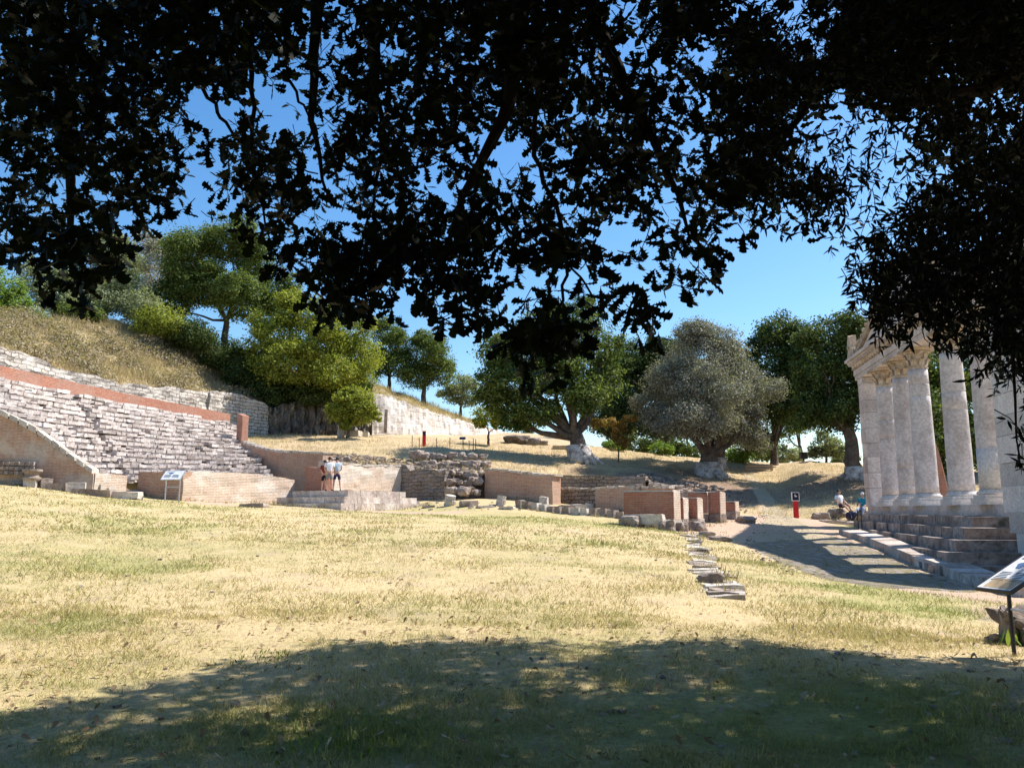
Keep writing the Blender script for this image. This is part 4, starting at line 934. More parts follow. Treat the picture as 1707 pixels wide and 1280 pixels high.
tree('oak_tree', 'tallest dark green oak on the left hilltop', (375, 606, 73), .32, [(310, 425, 0, 52, 50), (378, 402, 0, 46, 42), (425, 440, 1, 42, 45), (335, 480, -1, 55, 38), (405, 500, -2, 50, 40), (285, 505, -1, 40, 30), (455, 495, 0, 40, 38)], 'lf_oak', ls=.19)
tree('oak_tree', 'yellow green oak leaning over the shaded rock face', (520, 655, 68), .3, [(515, 528, 0, 52, 34), (458, 560, -1, 46, 36), (575, 556, -1, 42, 42), (605, 600, 0, 34, 42), (480, 610, -2, 55, 34), (552, 618, -2, 52, 32), (430, 590, 1, 30, 26), (540, 580, -2, 45, 36)], 'lf_lime', ls=.18)
for u, v, Y, ru, rv, mt, lb in [(265, 535, 66, 36, 24, 'lf_lime', 'yellowish shrub below the silvery tree'), (315, 555, 67, 38, 26, 'lf_dark', 'dark shrub below the tall oak'), (235, 510, 67, 28, 26, 'lf_sage', 'dull green shrub beside the silvery tree'),
                           (370, 590, 69, 36, 28, 'lf_dark', 'dark shrub on the shoulder of the dry slope'), (430, 615, 69, 38, 30, 'lf_dark', 'dark shrub left of the yellow green oak trunk'), (480, 648, 69.5, 38, 22, 'lf_dark', 'low dark shrub on top of the rock face'),
                           (545, 655, 69.5, 36, 20, 'lf_dark', 'low dark shrub at the right of the rock face top'), (445, 655, 67, 26, 22, 'lf_dark', 'dark shrub hanging over the grey block wall'), (595, 640, 71, 26, 20, 'lf_oak', 'green shrub above the small leaning tree'), (398, 628, 68, 26, 20, 'lf_dark', 'dark shrub at the lower end of the dry slope'), (350, 588, 69, 22, 16, 'lf_sage', 'grey green shrub on the edge of the dry slope'), (30, 525, 62, 40, 16, 'lf_sage', 'low grey green shrub at the left end of the hilltop'), (130, 522, 65, 36, 14, 'lf_oak', 'low green shrub under the sage green tree'), (505, 660, 68.5, 40, 16, 'lf_dark', 'dark trailing shrub over the middle of the rock face')]:
    tree('shrub', lb, (u, v+rv, Y), .06, [(u, v, 0, ru, rv), (u+ru*.5, v+rv*.3, -.5, ru*.6, rv*.6), (u-ru*.5, v+rv*.25, .5, ru*.6, rv*.6)], mt, cat='shrub', dens=1.1)
tree('oak_tree', 'slender oak left of the pair above the white wall', (650, 652, 82), .2, [(648, 585, 0, 33, 32), (640, 552, 1, 24, 20), (668, 610, -1, 28, 22), (628, 612, 0, 22, 26)], 'lf_oak')
tree('oak_tree', 'round-crowned oak right of the pair above the white wall', (706, 668, 82), .25, [(712, 595, 0, 40, 32), (738, 622, 0, 26, 26), (690, 628, -1, 28, 22), (718, 568, 0, 28, 16)], 'lf_oak')
tree('tree', 'small grey spreading tree at the end of the dry ridge', (768, 692, 86), .15, [(775, 646, 0, 26, 18), (752, 658, 0, 20, 14), (780, 668, 0, 18, 10)], 'lf_sage', dens=.8)
tree('tree', 'small green tree in front of the rock face beside the white wall', (578, 727, 63), .14, [(596, 672, 0, 30, 27), (574, 692, 0, 26, 18), (612, 690, -.4, 18, 18), (585, 660, 0, 20, 16)], 'lf_lime', dens=1.3)
tree('tree', 'small yellow green tree left of the great oak', (815, 738, 64), .1, [(812, 692, 0, 24, 17), (832, 703, 0, 14, 14), (800, 706, 0, 12, 10)], 'lf_lime')
tree('oak_tree', 'great spreading oak with whitewashed trunk foot', (970, 745, 58), .62, [(900, 560, 0, 55, 40), (962, 532, 0, 48, 32), (838, 588, 0, 42, 38), (868, 640, -1, 58, 36), (930, 618, 1, 55, 42), (998, 582, 1, 38, 42), (832, 668, 0, 36, 26), (895, 688, -1, 40, 20), (978, 655, -1.5, 34, 28), (850, 700, 0, 24, 18), (1005, 640, 1, 34, 34)], 'lf_oak', ls=.18, white=1.15, spread=.42)
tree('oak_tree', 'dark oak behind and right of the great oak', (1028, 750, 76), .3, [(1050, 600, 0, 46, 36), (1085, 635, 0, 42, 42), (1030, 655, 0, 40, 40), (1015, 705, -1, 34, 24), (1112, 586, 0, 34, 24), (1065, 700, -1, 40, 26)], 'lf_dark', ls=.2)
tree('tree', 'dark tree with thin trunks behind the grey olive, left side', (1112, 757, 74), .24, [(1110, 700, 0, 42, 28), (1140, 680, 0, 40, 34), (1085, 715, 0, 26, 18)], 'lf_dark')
tree('shrub', 'rusty orange shrub below the great oak', (1030, 746, 59), .06, [(1012, 704, 0, 15, 7), (1030, 712, 0, 13, 9), (1052, 697, 0, 13, 5), (995, 706, 0, 10, 8), (1028, 728, 0, 10, 9), (1040, 738, 0, 12, 8)], 'lf_orange', cat='shrub', dens=1.3)
tree('olive_tree', 'large grey olive tree with gnarled whitewashed base', (1183, 790, 57.5), .68, [(1170, 600, 0, 72, 48), (1118, 655, 2.5, 52, 48), (1228, 650, 2, 56, 48), (1182, 566, 0, 50, 26), (1165, 705, -2.5, 62, 32), (1238, 715, 0, 42, 34), (1102, 700, 0, 34, 28), (1170, 660, -2.5, 60, 45), (1200, 670, 4.5, 60, 45), (1140, 620, 4, 50, 40)], 'lf_olive', ls=.13, dens=1.25, white=1.0, spread=.33)
tree('olive_tree', 'second olive trunk directly behind the large grey olive', (1198, 772, 63), .38, [(1215, 700, 1, 36, 36), (1235, 670, 1, 30, 30)], 'lf_olive', white=.8)
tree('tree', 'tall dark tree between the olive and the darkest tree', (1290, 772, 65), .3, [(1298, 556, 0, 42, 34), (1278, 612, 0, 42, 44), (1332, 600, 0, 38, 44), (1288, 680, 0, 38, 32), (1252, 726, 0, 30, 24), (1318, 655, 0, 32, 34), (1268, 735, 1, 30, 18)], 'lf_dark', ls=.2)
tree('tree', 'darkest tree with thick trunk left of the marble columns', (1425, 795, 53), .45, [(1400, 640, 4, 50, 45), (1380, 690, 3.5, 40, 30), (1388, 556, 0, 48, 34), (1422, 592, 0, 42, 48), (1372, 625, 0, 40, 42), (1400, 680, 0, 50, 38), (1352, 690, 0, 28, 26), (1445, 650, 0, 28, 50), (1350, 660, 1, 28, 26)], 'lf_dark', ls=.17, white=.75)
tree('tree', 'small beige leafed tree under the darkest tree', (1378, 782, 64), .1, [(1378, 742, 0, 24, 20), (1362, 755, 0, 16, 12), (1400, 755, 0, 18, 12)], 'lf_sage', dens=.8)
tree('tree', 'tall pale green tree far behind the gap between the oaks', (1015, 760, 92), .25, [(1020, 640, 0, 40, 40), (1000, 690, 0, 34, 34), (1045, 700, 0, 34, 30)], 'lf_sage', dens=.8)
tree('tree', 'tall green tree far behind the two dark trees right of the olive', (1335, 775, 86), .25, [(1330, 640, 0, 40, 44), (1345, 690, 0, 34, 34), (1310, 710, 0, 28, 26)], 'lf_oak', dens=.8)
tree('tree', 'dim tree far behind the olive crown', (1150, 765, 88), .25, [(1150, 660, 0, 50, 50), (1180, 715, 0, 40, 28), (1125, 715, 0, 34, 26)], 'lf_oak', dens=.8)
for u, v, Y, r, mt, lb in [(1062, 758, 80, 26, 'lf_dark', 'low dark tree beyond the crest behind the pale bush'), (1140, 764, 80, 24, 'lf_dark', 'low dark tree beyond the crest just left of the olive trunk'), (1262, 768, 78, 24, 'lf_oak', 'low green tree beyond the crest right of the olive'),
                    (1312, 770, 80, 22, 'lf_sage', 'low grey green tree beyond the crest left of the small bin'), (1408, 776, 74, 20, 'lf_oak', 'low green tree beyond the crest beside the darkest trunk'), (870, 722, 90, 18, 'lf_dark', 'low dark tree far behind the great oak')]:
    tree('tree', lb, (u, v+6, Y), .08, [(u, v-r*.55, 0, r, r*.6), (u+r*.7, v-r*.3, 0, r*.6, r*.45), (u-r*.6, v-r*.9, 0, r*.6, r*.5)], mt, dens=.8)
for u, v, Y, r, lb in [(1028, 750, 66, 15, 'leafy green bush in the gap right of the great oak'), (1102, 757, 68, 17, 'leafy green bush left of the olive trunk'), (1230, 768, 67, 20, 'leafy green bush right of the olive trunk'), (1012, 746, 67, 9, 'small green bush touching the great oak trunk')]:
    tree('bush', lb, (u, v, Y), .04, [(u, v-r*.5, 0, r, r*.6), (u+r*.6, v-r*.35, 0, r*.6, r*.4)], 'lf_bright', cat='bush', dens=1.6)
tree('tree', 'tree added to shade the slope, mostly hidden behind the square corner pier', (1500, 806, 49), .3, [(1500, 660, 0, 44, 50), (1495, 600, 2, 40, 40), (1512, 720, 0, 34, 36)], 'lf_dark', ls=.17)  # extra tree, added for the shade it casts on the slope
tree('tree', 'leafy tree behind the left columns of the monument', (1545, 802, 54), .3, [(1530, 610, 0, 50, 50), (1575, 660, 0, 50, 50), (1540, 720, 0, 60, 45), (1500, 680, 0, 40, 50), (1600, 740, 0, 40, 50)], 'lf_oak', ls=.2)
tree('tree', 'leafy tree behind the right columns of the monument', (1670, 810, 58), .3, [(1640, 620, 0, 60, 60), (1700, 660, 0, 60, 60), (1650, 720, 0, 50, 50), (1690, 770, 0, 50, 40), (1760, 650, 0, 70, 80)], 'lf_dark', ls=.19)

# ------------------------------------------------------------------ dry brush on the hill
def stalks(name, n, sampler, hmin, hmax, wd, mat, label, per=14, spread=.25, cat='dry grass'):
    PO, T, SZ = [], [], []
    for _ in range(n):
        p, h = sampler()
        if p is None: continue
        for _k in range(per):
            q = p+Vector((random.gauss(0, spread), random.gauss(0, spread), -.05)); PO.append(q)
            T.append((random.gauss(0, .38), random.gauss(0, .38), 1)); SZ.append(h*random.uniform(.5, 1.1))
    PO, T, SZ = np.array(PO), np.array(T), np.array(SZ); T /= np.linalg.norm(T, axis=1, keepdims=True)
    nrm = np.cross(T, rng.normal(size=T.shape)); 
    o = leaves(name, PO, nrm, SZ, [(-wd, 0, 0), (wd, 0, 0), (wd*.7, .55, .04), (-wd*.7, .55, .04), (0, 1, .14), (0, 1, .14)], [(0, 1, 2, 3), (3, 2, 4, 5)], M[mat], None, tdir=T)
    o['kind'] = 'stuff'; o['label'] = label; o['category'] = cat; return o
def hill_s():
    u = random.uniform(-120, 470); t = random.random()
    r0, r1, r2 = HR; f = lambda r, i: np.interp(u, [a[0] for a in r], [a[i] for a in r])
    if t < .55: k = t/.55; Y = f(r0, 2)*(1-k)+f(r1, 2)*k
    else: k = (t-.55)/.45; Y = f(r1, 2)*(1-k)+f(r2, 2)*k
    X = (u-853.5)/1342*Y*1.0; z = hz(X, Y, (2,)); 
    den = noise.noise(Vector((X*.3, Y*.3, 1)))
    if den < -.28: return None, 0
    return Vector((X, Y, z)), .32+.75*max(0, den)+random.random()*.3
stalks('dry_grass', 2600, hill_s, 0, 0, .028, 'dry', 'tall straw coloured dry grass and brush covering the hillside above the theatre', 22, .32)
PB, TB = [], []
for _ in range(2400):
    p, h = hill_s()
    if p is None or noise.noise(Vector((p.x*.35, p.y*.35, 9))) < .02: continue
    r_ = random.uniform(.35, 1.15)
    for k in range(60):
        d = Vector([random.gauss(0, 1) for _ in range(3)]).normalized(); PB.append(p+Vector((d.x*r_, d.y*r_, abs(d.z)*r_*1.1))); TB.append(d+Vector((0, 0, .4)))
o = leaves('dry_brush', TL(PB), TL(TB), rng.uniform(.08, .2, len(PB)), QT, QP, M['lf_brush'], None); o['kind'] = 'stuff'; o['label'] = 'olive brown brush clumps among the dry grass on the hillside'; o['category'] = 'brush'
def ridge_s():
    u = random.uniform(590, 800); Y = np.interp(u, [620, 700, 790], [73.5, 77, 82])+random.uniform(-3, 6); X = (u-853.5)/1342*Y
    return Vector((X, Y, hz(X, Y, (2,)))), random.uniform(.3, .6)
stalks('ridge_grass', 700, ridge_s, 0, 0, .028, 'dry', 'short dry grass along the ridge above the white wall', 18, .4)
def terr_s():
    u = random.uniform(400, 1445); i = random.random()*2.9+.05; k = int(i); f = i-k
    Y = np.interp(u, [a[0] for a in TR[k]], [a[2] for a in TR[k]])*(1-f)+np.interp(u, [a[0] for a in TR[k+1]], [a[2] for a in TR[k+1]])*f; X = (u-853.5)/1342*Y
    if math.exp(-((X-11)/5.5)**2-((Y-52.5)/4)**2) > random.random()*.9: return None, 0
    return Vector((X, Y, hz(X, Y, (1,)))), random.uniform(.10, .26)
stalks('terrace_grass', 5200, terr_s, 0, 0, .05, 'dry', 'short dry grass on the terrace behind the ruined walls', 14, .5)

# ------------------------------------------------------------------ lawn blades
def lawn(n, y0, y1, h0, h1, wd, power=1.0):
    Yv = y0+(y1-y0)*rng.random(n)**power; half = 853.5/1342*Yv*1.15+.4; Xv = (rng.random(n)*2-1)*half
    iu = np.interp(Xv, gx, np.arange(len(gx))); iv = np.interp(Yv, gy, np.arange(len(gy)))
    i0, j0 = iu.astype(int), iv.astype(int); fx, fy = iu-i0, iv-j0
    z = GZ[j0, i0]*(1-fx)*(1-fy)+GZ[j0, i0+1]*fx*(1-fy)+GZ[j0+1, i0]*(1-fx)*fy+GZ[j0+1, i0+1]*fx*fy
    # keep paths, forecourt and structures clear
    uu = 853.5+1342*Xv/Yv
    keep = np.ones(n, bool)
    inside = (Xv > np.interp(Yv, [16.5, 18, 22, 29, 36], [99, 6.9, 6.9, 7.8, 9.6])); keep &= ~inside | (Yv < 16.5) | (rng.random(n) < .22)
    fp = np.zeros(n, bool)  # (Yv < 13.3) & (Yv > 5) & (Xv > np.interp(Yv, [5, 6.4, 8.4, 10.5, 13.2], [5, 3.6, 5.4, 6.8, 7.6])) & (Xv < np.interp(Yv, [5, 7.6, 10, 13.5], [5.8, 7.8, 9.1, 9.4])); keep &= ~fp | (rng.random(n) < .12)
    keep &= ~((Yv > 37) & (uu < 1050)) & ~((Yv > 39.5))
    nz = np.array([noise.noise(Vector((a*.55, b*.55, 2)))+.7*noise.noise(Vector((a*2.6, b*2.6, 7))) for a, b in zip(Xv, Yv)])
    keep &= (nz+rng.random(n)*.9) > .12
    Xv, Yv, z, nz = Xv[keep], Yv[keep], z[keep], nz[keep]; m = len(Xv)
    pos = np.stack([Xv, Yv, z-.006], -1); T = np.stack([rng.normal(0, .75, m), rng.normal(0, .75, m), np.ones(m)], -1); T /= np.linalg.norm(T, axis=1, keepdims=True)
    nrm = np.cross(T, rng.normal(size=T.shape)); sz = rng.uniform(h0, h1, m)*(1+.55*np.clip(nz, -.6, 1.2))
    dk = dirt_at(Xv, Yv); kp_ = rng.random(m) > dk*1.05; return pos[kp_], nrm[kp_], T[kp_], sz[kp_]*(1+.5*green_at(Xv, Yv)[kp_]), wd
parts = [lawn(190000, 4.2, 11, .02, .065, .085, 1.15), lawn(100000, 10, 22, .03, .08, .14, 1.2), lawn(70000, 20, 40, .04, .10, .26, 1.1)]
for i, (pos, nrm, T, sz, wd) in enumerate(parts):
    o = leaves('grass', pos, nrm, sz, [(-wd/2, 0, 0), (wd/2, 0, 0), (wd*.35, .6, .10), (-wd*.35, .6, .10), (0, 1, .3), (0.001, 1, .3)], [(0, 1, 2, 3), (3, 2, 4, 5)], M['blade'], None, tdir=T, kind='stuff')
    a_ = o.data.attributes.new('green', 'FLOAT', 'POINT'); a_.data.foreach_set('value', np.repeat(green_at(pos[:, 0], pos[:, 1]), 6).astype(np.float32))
    o['label'] = ['short dry straw and green lawn grass near the camera', 'sunlit yellowing lawn grass in the middle distance', 'far lawn grass running up to the ruins'][i]; o['category'] = 'grass'

# ------------------------------------------------------------------ foreground canopy
MASK = [
"8999999899"+"6789999999"+"5699775799"+"99999",
"8899999999"+"5688988999"+"6686987799"+"98999",
"9999999985"+"5788888998"+"7776899899"+"97899",
"9999994253"+"6889998988"+"8876998457"+"99566",
"9988983465"+"6899974888"+"8876996444"+"59858",
"8899993699"+"7998853468"+"8887996554"+"34899",
"8758983799"+"5588588768"+"9748999975"+"68999",
"9878731378"+"3379898886"+"4646653645"+"99999",
"8898100038"+"7899997897"+"3578100158"+"99999",
"1687000006"+"8997995426"+"3366000069"+"99999",
"0251000002"+"6864783675"+"6700000029"+"99999",
"0000000000"+"0200004995"+"3400000005"+"37899",
"0000000000"+"0000001661"+"0000000000"+"00478",
"0000000000"+"0000000000"+"0000000000"+"00027",
"0000000000"+"0000000000"+"0000000000"+"00006",
"0000000000"+"0000000000"+"0000000000"+"00005"]
OAK = []
for y, wv in [(0, .02), (.1, .03), (.22, .09), (.27, .20), (.31, .10), (.42, .13), (.50, .32), (.54, .14), (.64, .17), (.74, .36), (.78, .18), (.86, .20), (.95, .20), (1.0, .06)]:
    OAK += [(-wv, y, .10*y*y), (wv, y, .10*y*y)]
OAKP = [(2*i, 2*i+1, 2*i+3, 2*i+2) for i in range(13)]
LAN = []
for y, wv in [(0, .008), (.2, .09), (.45, .135), (.72, .085), (1, .004)]: LAN += [(-wv, y, -.12*y*y), (wv, y, -.12*y*y)]
LANP = [(2*i, 2*i+1, 2*i+3, 2*i+2) for i in range(4)]
TAU = {0: 0, 1: .13, 2: .24, 3: .40, 4: .62, 5: .95, 6: 1.4, 7: 2.1, 8: 3.4, 9: 5.6}
oak_root = empty('oak_tree', (2.2, -3.2, hz(2.2, -3.2)), 'dark overhanging oak with lobed leaves framing the top of the view', 'tree')
lau_root = empty('bay_tree', (9.0, 1.5, hz(9.0, 1.5)), 'dark narrow-leaved tree hanging over the right side of the view', 'tree')
ob, lb_ = MB(), MB()
def uvl(pts): return [P(u, v, Y) for u, v, Y in pts]
oak_fork = Vector((2.0, -2.6, 3.2))
mbT = MB(); limb(mbT, (2.2, -3.2, -.3), oak_fork, .42, .30, .03, 8, 14)
limbs_oak = []
def chain(mb, pts, r0, r1, store):
    q = []
    for a, b in zip(pts, pts[1:]):
        for k in range(4): q.append(a.lerp(b, k/4)+Vector([random.uniform(-.02, .02) for _ in range(3)]))
    q.append(pts[-1]); mb.tube(q, [r0+(r1-r0)*i/(len(q)-1) for i in range(len(q))], 7); store += q
chain(mbT, [oak_fork, Vector((-.5, 1.5, 5.4)), P(330, -160, 6.2), P(380, 60, 6.4)], .16, .02, limbs_oak)
chain(mbT, [oak_fork, Vector((.3, 2, 5.2)), P(620, -140, 5.8), P(628, 40, 5.8), P(622, 180, 5.8)], .13, .035, limbs_oak)
chain(mbT, [P(622, 120, 5.8), P(640, 260, 5.7), P(600, 420, 5.6)], .025, .007, limbs_oak)
chain(mbT, [oak_fork, Vector((-.2, 2, 5)), P(528, -120, 5.4), P(526, 60, 5.4), P(524, 200, 5.4), P(548, 330, 5.3)], .09, .008, limbs_oak)
chain(mbT, [P(340, 150, 5.6), P(370, 200, 5.5), P(410, 235, 5.4), P(470, 262, 5.3), P(530, 290, 5.2)], .016, .005, limbs_oak)
chain(mbT, [P(418, 60, 5.5), P(421, 180, 5.5), P(424, 300, 5.4), P(450, 400, 5.4)], .022, .006, limbs_oak)
chain(mbT, [P(470, 120, 5.4), P(500, 165, 5.3), P(530, 225, 5.2)], .014, .006, limbs_oak)
chain(mbT, [P(470, 420, 5.2), P(520, 410, 5.1), P(560, 415, 5.0)], .005, .008, limbs_oak)
chain(mbT, [oak_fork, Vector((1.6, 1.5, 5)), P(900, -150, 5.2), P(860, 60, 5.2), P(840, 200, 5.1), P(770, 330, 5), P(740, 450, 5)], .12, .007, limbs_oak)
chain(mbT, [P(900, 20, 5.1), P(895, 260, 5), P(925, 350, 4.9), P(945, 440, 4.8), P(930, 520, 4.7), P(915, 590, 4.6)], .02, .006, limbs_oak)
chain(mbT, [oak_fork, Vector((2.6, 1.5, 5)), P(960, -140, 5.6), P(1000, 60, 5.6), P(1060, 180, 5.5), P(1120, 300, 5.4), P(1150, 400, 5.3)], .11, .008, limbs_oak)
chain(mbT, [P(945, 440, 4.8), P(990, 490, 4.7), P(1040, 520, 4.7), P(1080, 545, 4.6)], .008, .004, limbs_oak)
chain(mbT, [oak_fork, Vector((-2.5, 0, 5)), P(60, -150, 6), P(100, 100, 6), P(120, 300, 5.9), P(110, 450, 5.8)], .14, .012, limbs_oak)
lf = Vector((8.6, 2.0, 3.4)); lL = []
mbL = MB(); limb(mbL, (9.0, 1.5, -.3), lf, .3, .22, .03, 8, 12)
chain(mbL, [lf, Vector((5.4, 4.6, 5.6)), P(1480, -80, 5.6), P(1380, 120, 5.6), P(1290, 260, 5.6)], .12, .012, lL)
chain(mbL, [lf, P(1800, 60, 5.4), P(1640, 150, 5.4), P(1480, 180, 5.3), P(1400, 170, 5.2)], .09, .008, lL)
chain(mbL, [lf, P(1850, 260, 5.2), P(1700, 380, 5.2), P(1600, 470, 5.1), P(1500, 520, 5.0), P(1440, 500, 5)], .08, .005, lL)
chain(mbL, [P(1700, 380, 5.2), P(1680, 520, 5), P(1690, 640, 4.9), P(1700, 760, 4.9)], .02, .004, lL)
LO, LN = np.array([tuple(p) for p in limbs_oak]), np.array([tuple(p) for p in lL])
po, no_, to, sz_o = [], [], [], []; pl, nl_, tl, szl = [], [], [], []
def cluster(c, kind, big=1.0, twig=True, near=None):
    store = LO if kind == 'oak' else LN
    d2 = ((store-np.array(c))**2).sum(1); tgt = Vector(store[int(d2.argmin())]); dirc = (tgt-c); dist = dirc.length
    if dist > 1e-3: dirc.normalize()
    stem = (dirc*.6+Vector((random.gauss(0, .3), random.gauss(0, .3), .55))).normalized()
    if twig:
        a = c+stem*min(dist, random.uniform(.08, .22)); mb = mbT if kind == 'oak' else mbL
        mb.tube([a, a.lerp(c, .5)+Vector([random.uniform(-.02, .02) for _ in range(3)]), c], [.0035, .0028, .0018], 4)
    nleaf = random.choice((5, 6, 7)) if kind == 'oak' else random.choice((8, 9, 10))
    for k in range(nleaf):
        al = random.random()**1.3; base = c+stem*(.15*al)*big
        d = (-stem*.7+Vector([random.gauss(0, .75) for _ in range(3)])+Vector((0, 0, -.25))).normalized()
        nn = Vector([random.gauss(0, .8), random.gauss(0, .8)-.5, random.gauss(0, .6)+.5])
        if kind == 'oak': po.append(base); to.append(d); no_.append(nn); sz_o.append(random.uniform(.072, .14)*big)
        else: pl.append(base); tl.append(d); nl_.append(nn); szl.append(random.uniform(.055, .09)*big)
random.seed(11)
for r, row in enumerate(MASK):
    for cidx, ch in enumerate(row):
        tau = TAU[int(ch)]
        if tau == 0: continue
        u0, v0 = cidx*50, r*50
        kind = 'lau' if (u0 >= 1230 or (u0 >= 1180 and v0 < 340 and random.random() < .4)) else 'oak'
        unit = 900 if kind == 'oak' else 370       # mean px area covered by a spray
        lam = tau*2500/unit
        nC = int(lam)+(random.random() < lam-int(lam))
        for _ in range(nC):
            if kind == 'oak': Yc = random.uniform(4.4, 7.4) if v0 < 400 else random.uniform(4.2, 5.6)
            else: Yc = random.uniform(4.6, 7.0) if v0 < 400 else random.uniform(4.4, 6.0)
            u, v = u0+random.random()*50, v0+random.random()*50-6
            cluster(P(u, v, Yc), kind)
# the rest of both crowns, over and beside the camera: what shades the lawn
def edge_y(x):                          # far edge of the shade on the ground
    return np.interp(x, [-9, -6, -4.4, -3.9, -3.3, -3.0, -2.75, -2.2, -1.4, -.4, .4, 1.4, 2.7, 3.6, 5, 6.2, 9], [5.3, 5.6, 5.8, 6.0, 6.5, 7.0, 7.9, 8.4, 8.9, 9.2, 9.1, 9.2, 9.3, 8.9, 8.3, 7.9, 7.2])
random.seed(5); cnt = 0
ox, oy = SD.x/SD.z, SD.y/SD.z
def inframe(p):
    d = p-Vector((0, 0, EYE)); f_ = d.y*cp+d.z*sp
    if f_ <= .1: return None
    return 853.5+F*d.x/f_, 640-F*(d.z*cp-d.y*sp)/f_
pc, nc_, tc, sc_ = [], [], [], []
for _ in range(38000):
    x = random.uniform(-8.5, 10); y = random.uniform(-5, 9.6)
    if y > edge_y(x)+.35*noise.noise(Vector((x*1.1, 4, 0)))+.22*noise.noise(Vector((x*2, 0, 0)))+random.uniform(-.15, .05): continue
    if y > -1:
        hole = noise.noise(Vector((x*.9, y*.9, 3)))+.6*noise.noise(Vector((x*2.3, y*2.3, 8)))
        thr = .44 if x > -2.6 else .20
        if hole > thr: continue
    h = random.uniform(5.0, 10.5); c = Vector((x+ox*h, y+oy*h, h+.1))
    q = inframe(c)
    if q is not None and -40 < q[0] < 1747 and q[1] > -40:
        ci, ri = int(min(34, max(0, q[0]//50))), int(min(15, max(0, q[1]//50)))
        if int(MASK[ri][ci]) < 8: continue
    cnt += 1
    for k in range(6):
        pc.append(c+Vector([random.gauss(0, .16) for _ in range(3)])); tc.append((random.gauss(0, .8), random.gauss(0, .8), random.gauss(-.3, .6))); nc_.append((random.gauss(0, .7), random.gauss(0, .7), random.gauss(.5, .5))); sc_.append(random.uniform(.14, .21))
# a high spray of the narrow-leaved tree over the forecourt side
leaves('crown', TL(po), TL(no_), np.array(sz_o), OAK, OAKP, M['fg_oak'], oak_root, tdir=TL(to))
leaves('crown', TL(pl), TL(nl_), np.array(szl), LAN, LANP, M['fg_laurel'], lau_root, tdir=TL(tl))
BIG = []
for y, wv in [(0, .02), (.2, .15), (.35, .10), (.5, .26), (.62, .15), (.78, .28), (1, .04)]: BIG += [(-wv, y, .1*y*y), (wv, y, .1*y*y)]
for _ in range(9000):  # unseen foliage added behind the camera to cut sky light and deepen shade
    x = random.uniform(-16, 18); y = random.uniform(-16, 3)
    h = random.uniform(4.5, 9) if random.random() < .55 else random.uniform(.4, 5)
    c = Vector((x, y, h))
    if h < 5 and (y > -7 or abs(x-0) < 0): continue
    if y > 1 and x < -9: continue
    gp = c-Vector((ox, oy, 0))*(h/1.0)
    if gp.y > edge_y(max(-9, min(9, gp.x)))-.3: continue
    for k in range(5):
        pc.append(c+Vector([random.gauss(0, .3) for _ in range(3)])); tc.append((random.gauss(0, .8), random.gauss(0, .8), random.gauss(-.3, .6))); nc_.append((random.gauss(0, .7), random.gauss(0, .7), random.gauss(.5, .5))); sc_.append(random.uniform(.3, .5))
leaves('crown', TL(pc), np.array(nc_), np.array(sc_), BIG, [(2*i, 2*i+1, 2*i+3, 2*i+2) for i in range(6)], M['fg_oak'], oak_root, tdir=np.array(tc))  # overhead crown together with the added foliage behind the camera
mbT.build('trunk', M['barkdark'], oak_root); mbL.build('trunk', M['barkdark'], lau_root)
print('fg leaves', len(po), len(pl), cnt)

# ------------------------------------------------------------------ signs, posts, rails
def rbox(mb, o, ex, ey, ez, dx, dy, dz):
    pts = [o+ex*a*dx+ey*b*dy+ez*c*dz for c in (-.5, .5) for a, b in ((-.5, -.5), (.5, -.5), (.5, .5), (-.5, .5))]; mb.hexa(pts)
def lectern(name, label, p, W_, H_, hgt, face, tilt, postmat, near=False):
    e = empty(name, p, label, 'information board')
    ex = Vector((math.cos(face), math.sin(face), 0)); bk = Vector((-ex.y, ex.x, 0)); ey = (bk*math.cos(tilt)+Vector((0, 0, 1))*math.sin(tilt)); ez = ex.cross(ey)
    c = p+Vector((0, 0, hgt))
    mb = MB(); rbox(mb, c, ex, ey, ez, W_, H_, .025); pn = mb.build('panel', M['white'], e)
    mb = MB()
    for s in (-1, 1): rbox(mb, c+ex*s*(W_/2+.008)-ez*.004, ex, ey, ez, .02, H_+.03, .04); rbox(mb, c+ey*s*(H_/2+.008)-ez*.004, ex, ey, ez, W_-.004, .02, .038)
    mb.build('frame', M[postmat], e)
    for s in (-1, 1):
        mb = MB(); q = c+ex*s*W_*.36-ez*.03; mb.tube([Vector((q.x, q.y, p.z-.15)), Vector((q.x, q.y, q.z))], .022 if near else .03, 10); mb.build('post', M[postmat], e)
    mb = MB(); a, b = c-ex*W_*.36-ez*.03, c+ex*W_*.36-ez*.03; mb.tube([Vector((a.x, a.y, p.z+hgt*.55)), Vector((b.x, b.y, p.z+hgt*.55))], .014 if near else .02, 8); mb.build('crossbar', M['metal_pale'], e)
    # printed matter
    mb = MB()
    for r in range(6 if near else 4):
        for cl in range(2):
            L = W_*random.uniform(.28, .36); rbox(mb, c+ex*(-W_*.24+cl*W_*.42-(W_*.36-L)/2)+ey*(-H_*.02-r*H_*.045 if near else -r*H_*.08)+ez*.0145, ex, ey, ez, L, H_*.012 if near else .02, .002)
    rbox(mb, c-ex*W_*.2+ey*H_*.40+ez*.0145, ex, ey, ez, W_*.4, H_*.03, .002)
    mb.build('printed_text', M['ink'], pn)
    if near:
        mb = MB(); rbox(mb, c-ey*H_*.33+ex*W_*.05+ez*.0137, ex, ey, ez, W_*.8, H_*.26, .002); mb.build('printed_band', M['ochre'], pn)
    mb = MB(); o = c+ey*H_*.2-ex*W_*.15+ez*.0145
    ring = [o+ex*W_*.13*math.cos(a)*(1+.25*math.sin(3*a))+ey*H_*.10*math.sin(a) for a in [i*math.pi/9 for i in range(18)]]
    mb.poly(ring); mb.build('printed_drawing', M['ink_blue'], pn)
    return e
